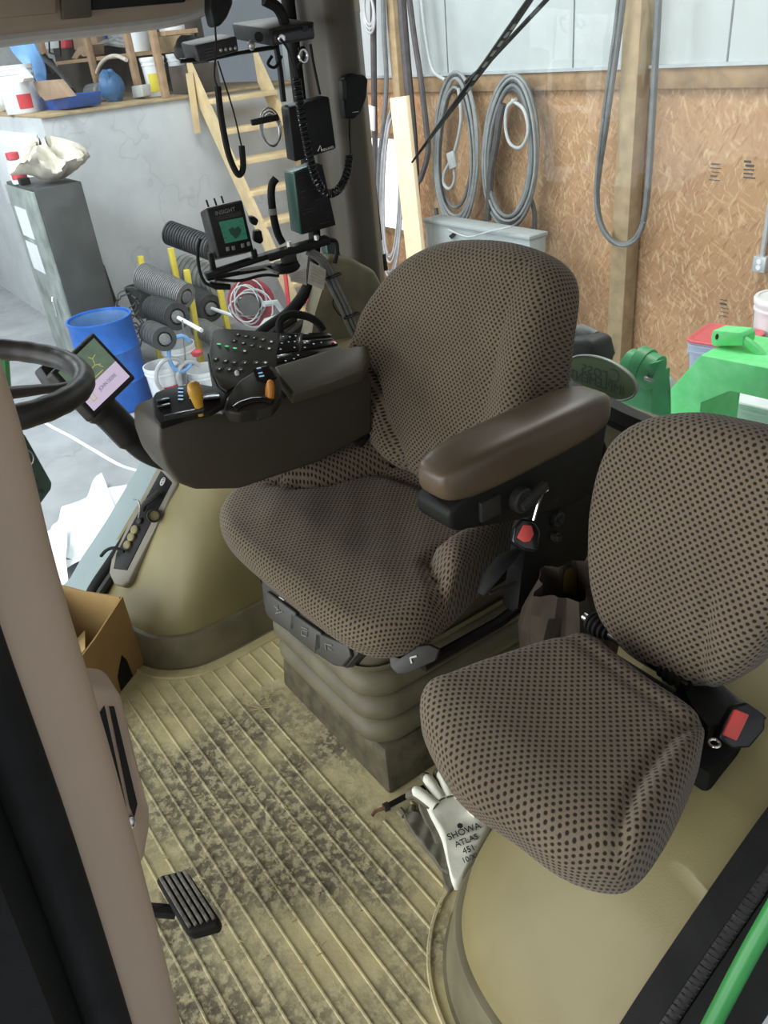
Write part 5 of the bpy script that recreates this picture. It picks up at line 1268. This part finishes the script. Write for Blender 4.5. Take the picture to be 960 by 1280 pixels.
for k in range(4): pail((q.x, Yr - .48, zt - .37 * (k + 1)), .16, .37, ('topmost white pail of tall stack at the right frame edge', 'second white pail down in the tall stack at frame edge', 'third white pail down in the tall stack at frame edge', 'lowest white pail of the tall stack at frame edge')[k], group='white pails stacked by the wall', bail=(k < 2), lid='pail_white')
# green ballast frame
bf = thing('ballast_frame', ony(900, 480, -2.6), 'bright green dusty steel arch with bracket on top outside rear window', 'frame')
Yf = -2.6
mat('dusty_green', (.13, .78, .22), .45, var=.06, scale=16, alt=(.22, .84, .32))
F_ = [(834, 560), (835, 490), (876, 444), (1010, 470), (1060, 560), (1062, 700), (1010, 700), (1005, 560), (985, 510), (960, 498), (912, 487), (875, 502), (870, 560), (868, 700), (832, 700)]
mb = MB(); mb.prism([ony(x, y, Yf) for x, y in F_], (.02, -.30, 0), bev=.004); mb.build('arch', 'dusty_green', bf)
mb = MB(); mb.prism([ony(x, y, Yf - .1) for x, y in ((889, 419), (891, 413), (925, 416), (929, 421), (928, 432), (893, 433), (889, 431))], (0, -.08, 0), bev=.004); bkt = mb.build('bracket', 'dusty_green', bf)
mb = MB()
q = ony(896, 421, Yf - .098); mb.blob(q, (.006, .004, .012)); mb.build('hole', 'black', bkt)
mb = MB(); mb.tube(spline([ony(x, y, Yf - .12) for x, y in ((926, 422), (938, 430), (949, 440), (957, 449))], 5), .016, 8); mb.build('rod', 'dusty_green', bf)
mb = MB(); mb.blob(ony(815, 505, -2.9), (.13, .12, .16), seg=18, rings=10, jitter=.06); tag(mb.build('grey_sack', 'spool_pale'), 'pale grey sack between the hitch casting and green arch', 'sack')

# ---- right wall: cabinet, bag, barrel, stair
cx0 = 8.15; tl, tr, bk_ = onx(43, 237, cx0), onx(101, 225, cx0), onx(137, 380, cx0)
ct = thing('steel_locker', V((cx0 + .3, (tl.y + tr.y) / 2, GZ)), 'tall dark steel locker with silver handle against the concrete wall', 'locker')
hgt = tl.z - GZ; wy = abs(tl.y - tr.y)
mb = MB(); mb.box((cx0 + .52, (tl.y + tr.y) / 2, GZ + hgt / 2), (1.04, wy, hgt), bev=.01); mb.build('body', 'cabinet_dark', ct)
mb = MB(); mb.box((cx0 + .52, tl.y + .012, GZ + hgt / 2), (1.0, .025, hgt - .05), bev=.005); dr = mb.build('door', 'cabinet_front', ct)
mb = MB(); z_ = GZ + hgt * .42
mb.tube([(cx0 + .33, tl.y + .05, z_ + .10), (cx0 + .30, tl.y + .07, z_ + .08), (cx0 + .33, tl.y + .07, z_ - .08)], .014, 8); mb.build('handle', 'chrome', dr)
for f_ in (.82, .65):
    mb = MB(); mb.box((cx0 + .66, tl.y + .027, GZ + hgt * f_), (.42, .004, .28)); mb.build('notice', 'pail_white', ct)
mb = MB()
def sack(u, v):
    a = 2 * PI * u; s_ = math.sin(PI * (v * .94 + .03)); r = (.40 if math.cos(a) < 0 else .24) * s_ ** .6 * (1 + .13 * math.sin(3 * a + 6 * v) + .09 * math.sin(7 * a - 9 * v) + .05 * math.sin(13 * a + 17 * v))
    return V((cx0 + .32 + r * math.cos(a) * .9, (tl.y + tr.y) / 2 - .06 + r * math.sin(a) * .85, tl.z + .015 + .30 * (1 - v) ** .8 * (1 + .2 * math.sin(5 * a + 4 * v) + .10 * math.sin(11 * a - 6 * v))))
mb.grid(sack, 48, 16, close_u=True); tag(mb.build('feed_sack', 'bag_cream', None, True), 'crumpled cream sack slumped on top of the steel locker', 'sack')
bt = thing('jug', V((cx0 + .42, tl.y - .03, tl.z)), 'white jug with red cap at the locker corner beside cream sack', 'jug')
q = V((cx0 + .62, tl.y - .04, tl.z + .005))
mb = MB(); mb.lathe([(.07, 0), (.075, .02), (.075, .18), (.03, .22)], q, seg=18); mb.build('body', 'pail_white', bt)
mb = MB(); mb.lathe([(.05, .21), (.06, .22), (.06, .27), (.05, .275)], q, seg=18); mb.build('cap', 'red_paint', bt)
mb = MB(); mb.grid(lambda u, v: q + V((math.cos(2 + u * 3), math.sin(2 + u * 3), 0)) * .078 + V((0, 0, .04 + .1 * v)), 10, 3); mb.build('label', 'label_red', bt)
mb = MB(); mb.box(q + V((-.16, .0, .03)), (.10, .09, .06), bev=.006); tag(mb.build('small_box', 'black'), 'small black box lying between the jug and sack on the locker', 'box')
mb = MB(); mb.tube([onx(127, 332, 8.9), onx(136, 358, 8.8), onx(150, 398, 8.7), onx(170, 470, 8.7)], .03, 8); tag(mb.build('black_pole', 'black'), 'black pole leaning beside the steel locker', 'pole')
bcn = onz(123, 396, -.67)
brl = thing('plastic_barrel', V((bcn.x, bcn.y, GZ)), 'open bright blue plastic barrel on the barn floor', 'barrel')
o_ = V((bcn.x, bcn.y, GZ)); mb = MB()
mb.lathe([(.27, 0), (.29, .03), (.295, .27), (.305, .29), (.295, .31), (.295, .57), (.305, .59), (.295, .61), (.29, .85), (.297, .86), (.297, .88), (.28, .88), (.275, .84), (.27, .06), (.001, .05)], o_, seg=36); mb.build('drum', 'barrel_blue', brl)
mb = MB(); mb.lathe([(.271, .86), (.27, .06), (.001, .056)], o_, seg=36, cap=False); mb.build('lining', 'barrel_in', brl)
# stair up to the loft
sx = WX; s_l = onx(238, 92, sx); ysL, ysR = onx(243, 122, sx).y, onx(303, 70, sx).y
stc = thing('wooden_stair', V((sx - .6, (ysL + ysR) / 2, GZ)), 'steep new-timber stair with open treads up to the loft', 'stair')
topz = LZ + .28; run = 1.55
for y_ in (ysL, ysL - .80):
    mb = MB(); mb.hexa([(sx - .01, y_ - .02, topz + .12), (sx - .01, y_ + .02, topz + .12), (sx - .01, y_ + .02, topz - .22), (sx - .01, y_ - .02, topz - .22), (sx - run - .25, y_ - .02, GZ + .30), (sx - run - .25, y_ + .02, GZ + .30), (sx - run - .25, y_ + .02, GZ), (sx - run - .25, y_ - .02, GZ)]); mb.build('stringer', 'wood_new', stc)
for k in range(9):
    f_ = .10 + k * .105; z_ = topz - .05 - f_ * (topz - GZ); x_ = sx - .08 - f_ * (run + .25)
    mb = MB(); mb.box((x_, ysL - .40, z_), (.30, .78, .045), bev=.003); mb.build('tread', 'wood_new', stc)
mb = MB(); mb.hexa([onx(232, 92, sx - .15), onx(241, 90, sx - .15), onx(241, 90, sx - .06), onx(232, 92, sx - .06), onx(243, 167, sx - .15), onx(251, 166, sx - .15), onx(251, 166, sx - .06), onx(243, 167, sx - .06)]); mb.build('end_post', 'wood_new', stc)

# ---- ribbed rollers stacked on yellow stands
XR = 8.1
def roller(a, b, rpx, label, m, ribs, shaft=None, XR=8.0):
    A, B = onx(*a, XR), onx(*b, XR - .5); r = .88 * rpx / 1000 * ((A - CAM).dot(_F)); t = thing('ribbed_roller', A, label, 'roller', 'ribbed rollers on the yellow stands')
    ln = (B - A).length; d = (B - A).normalized(); prof = [(r * .5, 0), (r * .95, .0)]
    for k in range(ribs):
        z0 = ln * k / ribs; z1 = ln * (k + 1) / ribs
        prof += [(r, z0 + (z1 - z0) * .1), (r, z0 + (z1 - z0) * .62), (r * .90, z0 + (z1 - z0) * .7), (r * .90, z0 + (z1 - z0) * .98)]
    prof += [(r * .95, ln), (r * .6, ln), (r * .55, ln - .05), (r * .2, ln - .05)]
    mb = MB(); mb.lathe(prof, A, d, 28); mb.build('drum', m, t)
    mb = MB(); mb.lathe([(r * .45, ln - .045), (r * .45, ln + .01), (r * .3, ln + .015)], A, d, 20); mb.build('hub', 'spool_grey', t)
    if shaft:
        mb = MB(); mb.tube([B - d * .06, onx(*shaft, XR - .95)], .02, 8); mb.build('shaft', 'pail_white', t)
    return t
roller((212, 291), (266, 311), 17, 'uppermost black ribbed roller reaching behind the field monitor', 'spool_dark', 17, XR=8.55)
roller((178, 345), (233, 371), 19, 'mottled grey ribbed roller facing the blue barrel on the yellow stand', 'spool_grey', 26, XR=8.0)
roller((193, 386), (222, 396), 19, 'black ribbed roller with white shaft just above the white pails', 'spool_dark', 13, (252, 413), XR=7.72)
roller((226, 334), (275, 353), 21, 'pale ribbed roller between the field monitor and yellow stand', 'spool_pale', 9, XR=8.85)
roller((238, 372), (264, 386), 19, 'black ribbed roller with white shaft left of the red reel', 'spool_dark', 12, (292, 395), XR=8.45)
roller((188, 415), (206, 424), 17, 'small black ribbed roller low behind the white pails', 'spool_dark', 5, XR=7.4)
roller((250, 410), (276, 424), 15, 'grey ribbed roller low behind the keypad', 'spool_grey', 7, XR=8.0)
for i, (a, b, lb) in enumerate((((233, 337), (250, 440), 'yellow stand post beside the hub of mottled grey roller'), ((275, 362), (286, 418), 'yellow stand post just above the keypad'), ((213, 310), (218, 334), 'yellow stand post under the uppermost black roller'), ((175, 320), (187, 380), 'yellow stand post behind the mottled grey roller'))):
    mb = MB(); X_ = XR - .25 if i < 2 else XR + .18; mb.bar(onx(*a, X_), onx(b[0] + (b[0] - a[0]) * (2.2 if i > 1 else 1), b[1] + (b[1] - a[1]) * (2.2 if i > 1 else 1), X_), .055, .05, bev=.004); tag(mb.build('stand_post', 'yellow_paint'), lb, 'post', 'yellow stand posts')
mb = MB(); q = onx(172, 360, XR + .2); mb.lathe([(.09, -.3), (.13, 0), (.135, .02), (.12, .02), (.08, -.25), (.001, -.26)], q, seg=20); tag(mb.build('black_bucket', 'spool_dark'), 'black bucket tucked behind the mottled grey roller', 'bucket')
mb = MB(); rnd = random.Random(4)
for k in range(7):
    q = onx(168 + rnd.uniform(-6, 12), 415 + rnd.uniform(-10, 25), XR - .1); mb.tube([q + V((rnd.uniform(-.03, .03), math.cos(a) * (.10 + .03 * rnd.random()), math.sin(a) * (.10 + .03 * rnd.random()) + .05 * k)) for a in [j * PI / 10 for j in range(20)]], .008, 5, closed=True)
tag(mb.build('wire_tangle', 'hose_dark'), 'tangle of dark wire loops beside the blue barrel', 'wire')
# white pails with tubing
XP = 7.1
for (px, py, lb, ba) in ((207, 478, 'white pail with red label and grey tubing standing closest to the console', ('label_red', .30, .52, 2.6, 3.6)), (226, 452, 'white pail with red lettering and blue tube behind the other labelled pails', ('label_red', .45, .58, 2.6, 3.7)), (258, 482, 'white pail half hidden behind the console lever panel', ('label_grey', .40, .5, 2.6, 3.5))):
    q = onx(px, py, XP + (.3 if py < 460 else 0)); pail((q.x, q.y, q.z - .18), .165, .36, lb, group='white labelled pails by the rollers', band=ba, bail=False)
for (c_, rx, ry, m_, lb) in (((215, 470), 20, 22, 'hose_light', 'grey tube loop hanging over the closest labelled pail'), ((226, 442), 15, 22, 'tarp_blue', 'blue tube loop hanging over the rear labelled pail'), ((238, 470), 16, 18, 'hose_light', 'grey tube loop hanging over the pail by the console')):
    mb = MB(); mb.tube([onx(c_[0] + rx * math.cos(a), c_[1] + ry * math.sin(a), XP - .18) for a in [j * PI / 12 for j in range(2, 22)]], .02, 8); tag(mb.build('tube_loop', m_), lb, 'tube')
mb = MB(); mb.blob(onx(246, 441, XP), (.035, .06, .035), jitter=.2); tag(mb.build('orange_funnel', 'red_paint'), 'small orange-red lump next to the white pails', 'cap')
mb = MB(); mb.tube([onx(228, 400, XP - .1), onx(231, 440, XP - .1), onx(233, 480, XP - .1)], .008, 6); tag(mb.build('steel_rod', 'steel'), 'thin upright steel rod among the white pails', 'rod')
# pale pallet wrap heap under the pails so that nothing hangs in the air
mb = MB(); mb.box((7.3, onx(222, 470, 7.3).y, (GZ + onx(222, 470, 7.1).z - .25) / 2), (.8, .62, max(.05, onx(222, 470, 7.1).z - .25 - GZ)), bev=.02); tag(mb.build('pail_platform', 'concrete_floor'), 'low grey platform under the labelled white pails', 'platform')
# red reel and hand truck
XQ = 7.1
q = onx(314, 378, XQ); rr_ = thing('hose_reel', q, 'dark red hose reel wound with pale cord past the rail', 'reel')
mb = MB(); ax_ = V((-.8, .55, .1)).normalized(); mb.lathe([(.10, -.02), (.22, -.02), (.23, 0), (.22, .02), (.10, .02)], q, ax_, 28); mat('reel_red', (.25, .025, .04), .5, var=.2); mb.build('flange', 'reel_red', rr_)
mb = MB(); mb.lathe([(.10, 0), (.10, .16)], q, ax_, 20); mb.build('drum', 'hose_dark', rr_)
mb = MB(); x_, y_, _ = basis(ax_)
for k in range(7): mb.tube([q + ax_ * (.03 + .02 * k) + x_ * (math.cos(a) * (.15 + .03 * math.sin(k * 2)) + .04 * math.sin(k * 5)) + y_ * (math.sin(a) * (.14 + .05 * math.cos(k * 3)) + .04 * math.cos(k * 4)) for a in [j * PI / 10 for j in range(20)]], .008, 5, closed=True)
mb.build('cord', 'hose_light', rr_)
ht = thing('hand_truck', onx(362, 380, XQ), 'bright red tubular hand truck frame below the warning cards', 'hand truck')
for pts in (((356, 338), (365, 420)), ((362, 384), (395, 372)), ((365, 396), (394, 388)), ((388, 372), (386, 395))):
    mb = MB(); mb.tube([onx(*p, XQ - .1) for p in pts], .022, 8); mb.build('tube', 'red_paint', ht)
mb = MB(); mb.tube([onx(x, y, XQ - .3) for x, y in ((318, 450), (322, 420), (335, 402), (350, 397), (368, 405), (378, 425), (380, 450))], .07, 8, flat=.5); tag(mb.build('grey_hoop', 'spool_pale'), 'pale grey hoop standing behind the keypad', 'hoop')
mb = MB(); mb.tube([onx(x, y, XQ - .4) for x, y in ((330, 380), (345, 378), (355, 392), (362, 440))], .028, 8); tag(mb.build('steel_pipe', 'galv'), 'bent galvanised pipe in front of the grey hoop', 'pipe')
# clear plastic sheets on the floor
ps = thing('plastic_sheet', onz(110, 670, GZ), 'heap of bright white plastic sheeting on the floor outside the side window', 'sheet')
def sheet(px, seed, z0=.06, amp=.05):
    rnd = random.Random(seed); P = [onz(*p, GZ) for p in px]
    def f(u, v):
        p = P[0].lerp(P[1], u).lerp(P[3].lerp(P[2], u), v)
        return p + V((0, 0, z0 + amp * math.sin(u * 7 + seed) * math.cos(v * 5 + seed * 2) + amp * .5 * math.sin(u * 15 + v * 8)))
    m_ = MB(); m_.grid(f, 26, 26); return m_
for i, px in enumerate((((55, 700), (80, 640), (160, 610), (140, 720)), ((80, 730), (105, 640), (130, 600), (160, 680)), ((20, 760), (50, 690), (90, 670), (90, 760)))):
    sheet(px, i + 2, .05 + .03 * i, .022).build('fold', 'plastic_sheet', ps)

# ---- loft shelves and what stands on them
YS = -3.72; LT = LZ + .025
def lp(p, Y=YS): return ony(p[0], p[1], Y)
mat('shelf_wood', (.34, .22, .13), .8, var=.2, scale=14)
sh = thing('loft_shelf', lp((120, 126)), 'rough wooden shelf rack of posts and boards on the loft', 'shelf')
for px, w_ in ((28, .14), (53, .12), (103, .12), (150, .11), (201, .10)):
    x_ = max(9.12, onz(px, 126, LT).x) if px > 60 else ony(px, 70, YS).x
    mb = MB(); mb.box((x_, YS - .03, LT + .75), (w_, .06, 1.5), bev=.004); mb.build('post', 'shelf_wood', sh)
za = lp((150, 70)).z
xa, xb = lp((40, 76)).x, 9.82
mb = MB(); mb.box(((xa + xb) / 2, YS - .36, za), (abs(xa - xb), .58, .04)); mb.build('board', 'shelf_wood', sh)
mb = MB(); mb.prism([lp(p, -4.375) for p in ((191, 48), (243, 40), (243, 60), (191, 67))], (0, .04, 0)); mb.build('cross_board', 'wood_post', sh)
def lblock(nm, px, m, label, cat, Y, dy=.25, bev=.01):
    mb = MB(); mb.prism([ony(*p, Y) for p in px], (0, -dy, 0), bev=bev); return tag(mb.build(nm, m), label, cat)
def stand(px, py): return onz(px, py, LT)
q = stand(24, 142); pail((q.x, q.y - .06, LT), .20, .45, 'white pail with red labels at the loft edge next to the blue crate', band=('label_red', .10, .40, 2.7, 3.5), bail=True, h_ang=1.2)
lblock('white_carton', ((7, 103), (17, 82), (30, 98), (28, 103)), 'pail_white', 'torn white carton sticking out of the pail on the loft edge', 'carton', -2.5, .1, .003)
mb = MB(); mb.solid(lambda u, v: ony(6 + 42 * u + (v * (48 - 42 * u)), 44 + 2 * u + v * 60, -2.85) + V((0, .05 * math.sin(u * 8 + v * 4), 0)), 12, 12, (0, .012, 0)); tag(mb.build('blue_tarp', 'tarp_blue'), 'blue tarp hanging in a point above the loft edge', 'tarp')
q = stand(-6, 141); mb = MB(); mb.blob(q + V((0, -.1, .17)), (.2, .12, .18), jitter=.1); tag(mb.build('plastic_bundle', 'plastic_sheet'), 'crumpled clear plastic beside the pail at the loft corner', 'plastic')
lblock('blue_crate', ((46, 122), (84, 119), (85, 136), (47, 140)), 'crate_blue', 'deep blue crate under torn cardboard on the loft edge', 'crate', -2.74, .35)
lblock('torn_carton', ((41, 102), (69, 100), (86, 121), (56, 126), (48, 118)), 'box_brown', 'torn brown carton flaps lying on the blue crate', 'carton', -2.62, .08, .004)
mo = thing('mower_engine', stand(75, 126), 'black mower engine with one white wheel on the loft', 'engine')
mb = MB(); q = stand(72, 126); mb.blob((q.x, -3.45, LT + .27), (.30, .20, .26), seg=14, rings=9, jitter=.18); mb.build('engine', 'black', mo)
mb = MB(); mb.tube([ony(50, 70, -3.4), ony(70, 86, -3.4), ony(92, 112, -3.35)], .03, 6); mb.build('handle', 'spool_dark', mo)
mb = MB(); q = ony(90, 120, -3.22); mb.lathe([(.04, 0), (.095, .01), (.095, .05), (.04, .06)], q, (-.5, .8, 0), 18); mb.build('tyre', 'black_rubber', mo)
mb = MB(); mb.lathe([(.055, .055), (.055, .066), (.02, .068)], q, (-.5, .8, 0), 18); mb.build('wheel_disc', 'pail_white', mo)
pu = thing('blue_pump', stand(138, 124), 'blue cast pump with grey motor standing on the loft floor', 'pump')
Yp_ = -3.42
mb = MB(); mb.cyl(ony(114, 117, Yp_), ony(128, 115, Yp_), .10, seg=18, bev=.02); mb.build('motor', 'spool_grey', pu)
mb = MB(); mb.blob(ony(139, 109, Yp_), (.12, .14, .17), seg=14, rings=9, jitter=.1); mb.build('casing', 'pump_blue', pu)
mb = MB(); mb.tube([ony(136, 104, Yp_ + .04), ony(133, 90, Yp_ + .04)], .035, 8); mb.build('outlet', 'pump_blue', pu)
lblock('green_block', ((164, 108), (177, 106), (179, 121), (166, 123)), 'spool_pale', 'small pale green block between the pump and yellow-labelled pail', 'block', -3.62, .1)
q = stand(184, 122); pail((q.x + .06, -3.95, LT), .13, .375, 'white pail with bright yellow label on the loft floor', band=('label_yellow', .12, .6, 2.1, 4.1), bail=False, lid='pail_white')
q = stand(209, 119); pail((q.x + .05, -4.22, LT), .12, .395, 'white pail with red print beside the yellow-labelled one', band=('label_red', .45, .62, 2.4, 3.4), bail=False)
zs_ = za + .022; Yk = YS - .30
pail((lp((177, 60), Yk).x, Yk, zs_), .12, .30, 'white pail on the upper loft shelf next to grey hoses', bail=False)
q = ony(213, 42, YS - .25); mb = MB(); mb.box((q.x, YS - .28, (q.z - .02 + LT) / 2 + .30), (.45, .36, .04)); mb.build('board', 'shelf_wood', sh)
pail((q.x, YS - .28, (q.z - .02 + LT) / 2 + .322), .15, .26, 'low white pail with red mark above the cross board', band=('label_red', .3, .7, 2.2, 2.9), bail=False)
lblock('brown_carton', ((90, 44), (119, 40), (122, 58), (93, 63)), 'box_brown', 'brown carton on the upper loft shelf behind the open one', 'carton', YS - .30, .3)
lblock('open_carton', ((89, 73), (98, 58), (115, 56), (116, 69), (104, 71), (100, 68), (96, 74)), 'box_brown', 'small open brown carton at the shelf front above the pump', 'carton', YS - .10, .15, .003)
lblock('blue_carton', ((119, 40), (131, 38), (132, 49), (121, 50)), 'crate_blue', 'dark blue carton on the upper shelf by a post', 'carton', YS - .4, .2)
lblock('red_can', ((75, 48), (81, 47), (82, 60), (76, 61)), 'red_paint', 'small red can on the upper loft shelf', 'can', YS - .25, .1)
lblock('white_box', ((54, 46), (72, 44), (73, 60), (55, 62)), 'pail_white', 'white box behind the black hand truck on the loft shelf', 'box', YS - .3, .2)
mb = MB(); mb.tube([ony(61, 45, YS - .08), ony(62, 66, YS - .08), ony(76, 70, YS - .08), ony(74, 44, YS - .08)], .012, 6); tag(mb.build('black_trolley', 'black'), 'thin black trolley frame in front of white box on the shelf', 'trolley')
gh2 = thing('hose_pile', lp((155, 60)), 'heap of fat grey hoses on the upper loft shelf', 'hose')
for pts in (((140, 53), (148, 42), (158, 41), (166, 50)), ((140, 60), (153, 53), (165, 56)), ((126, 65), (137, 60), (150, 62), (164, 63)), ((142, 48), (150, 56), (160, 60))):
    mb = MB(); mb.tube(spline([ony(x, y, YS - .32) + V((0, 0, .06)) for x, y in pts], 5), .04, 8); mb.build('hose', 'hose_mid', gh2)
mb = MB(); mb.tube(spline([ony(x, y, YS + .03) for x, y in ((121, 91), (126, 80), (135, 72), (146, 70), (158, 75))], 5), .022, 8); tag(mb.build('cream_hose', 'bag_cream'), 'short cream hose hanging off the loft shelf above pump', 'hose')
q = ony(234, 62, -4.0); mb = MB(); mb.box((9.30, -4.2, (LT + 1.22) / 2), (.5, .36, 1.22 - LT), bev=.01); tag(mb.build('dark_crate', 'dark_brown_wall'), 'dark crate under the black motor beside the stair', 'crate')
mb = MB(); mb.blob((9.30, -4.2, 1.36), (.2, .16, .135), jitter=.1); tag(mb.build('black_motor', 'spool_dark'), 'black motor on the loft next to the radio bracket tip', 'motor')

mb = MB(); mb.box((10.4, -2.36, .35), (2.2, .03, .85), bev=.01); tag(mb.build('daylight_patch', 'pail_white'), 'white slab standing in for daylight on the alcove wall above the locker', 'board')  # white slab paints the daylight that falls on the alcove wall
mb = MB(); mb.ribbon([p + V((0, 0, .004)) for p in spline([onz(x, y, GZ) for x, y in ((20, 505), (58, 530), (88, 546), (105, 556), (122, 566), (150, 582), (175, 590))], 4)], .035, .004, (0, 1, 0)); struct(mb, 'floor_crack_line', 'plastic_sheet')
# ================================================================== light
mat('ceiling_white', (.75, .76, .77), .7, var=.04, scale=3)
mb = MB(); mb.box((4.5, -.9, 3.75), (17.5, 9.2, .1)); struct(mb, 'barn_ceiling', 'ceiling_white')
mb = MB(); mb.box((-4.0, -.9, 1.0), (.1, 9.0, 5.2)); struct(mb, 'barn_wall_left', 'ceiling_white')
w = bpy.data.worlds.new('World'); SC.world = w; w.use_nodes = True
bg = w.node_tree.nodes['Background']; bg.inputs[0].default_value = (.80, .88, 1, 1); bg.inputs[1].default_value = .27
def area(name, loc, target, size, power, col=(1, 1, 1)):
    l = bpy.data.lights.new(name, 'AREA'); l.shape = 'RECTANGLE'; l.size, l.size_y = size; l.energy = power; l.color = col
    o = bpy.data.objects.new(name, l); COL.objects.link(o); o.location = loc
    o.rotation_euler = (V(target) - V(loc)).to_track_quat('-Z', 'Y').to_euler(); return o
for i, (loc, tg_, sz, pw, col) in enumerate((
        ((6.2, -2.6, 3.6), (6.4, -3.0, -1.5), (2.6, .5), 150, (.93, .97, 1)),
        ((2.6, -3.6, 3.6), (2.4, -4.0, 0), (2.6, .5), 105, (1, .97, .92)),
        ((7.6, .6, 3.6), (8.6, -1.0, -1), (2.6, .5), 150, (.9, .95, 1)),
        ((11.2, .2, 3.6), (11.0, -1.6, -.4), (2.6, .5), 170, (.93, .97, 1)))):
    area('barn_fill', loc, tg_, sz, pw, col)  # unseen overhead fill lights added to brighten the barn, the last for the alcove
area('doorway_daylight', (3.0, 4.6, 1.6), (2.6, -2, .2), (9, 4.2), 600, (.95, .97, 1))
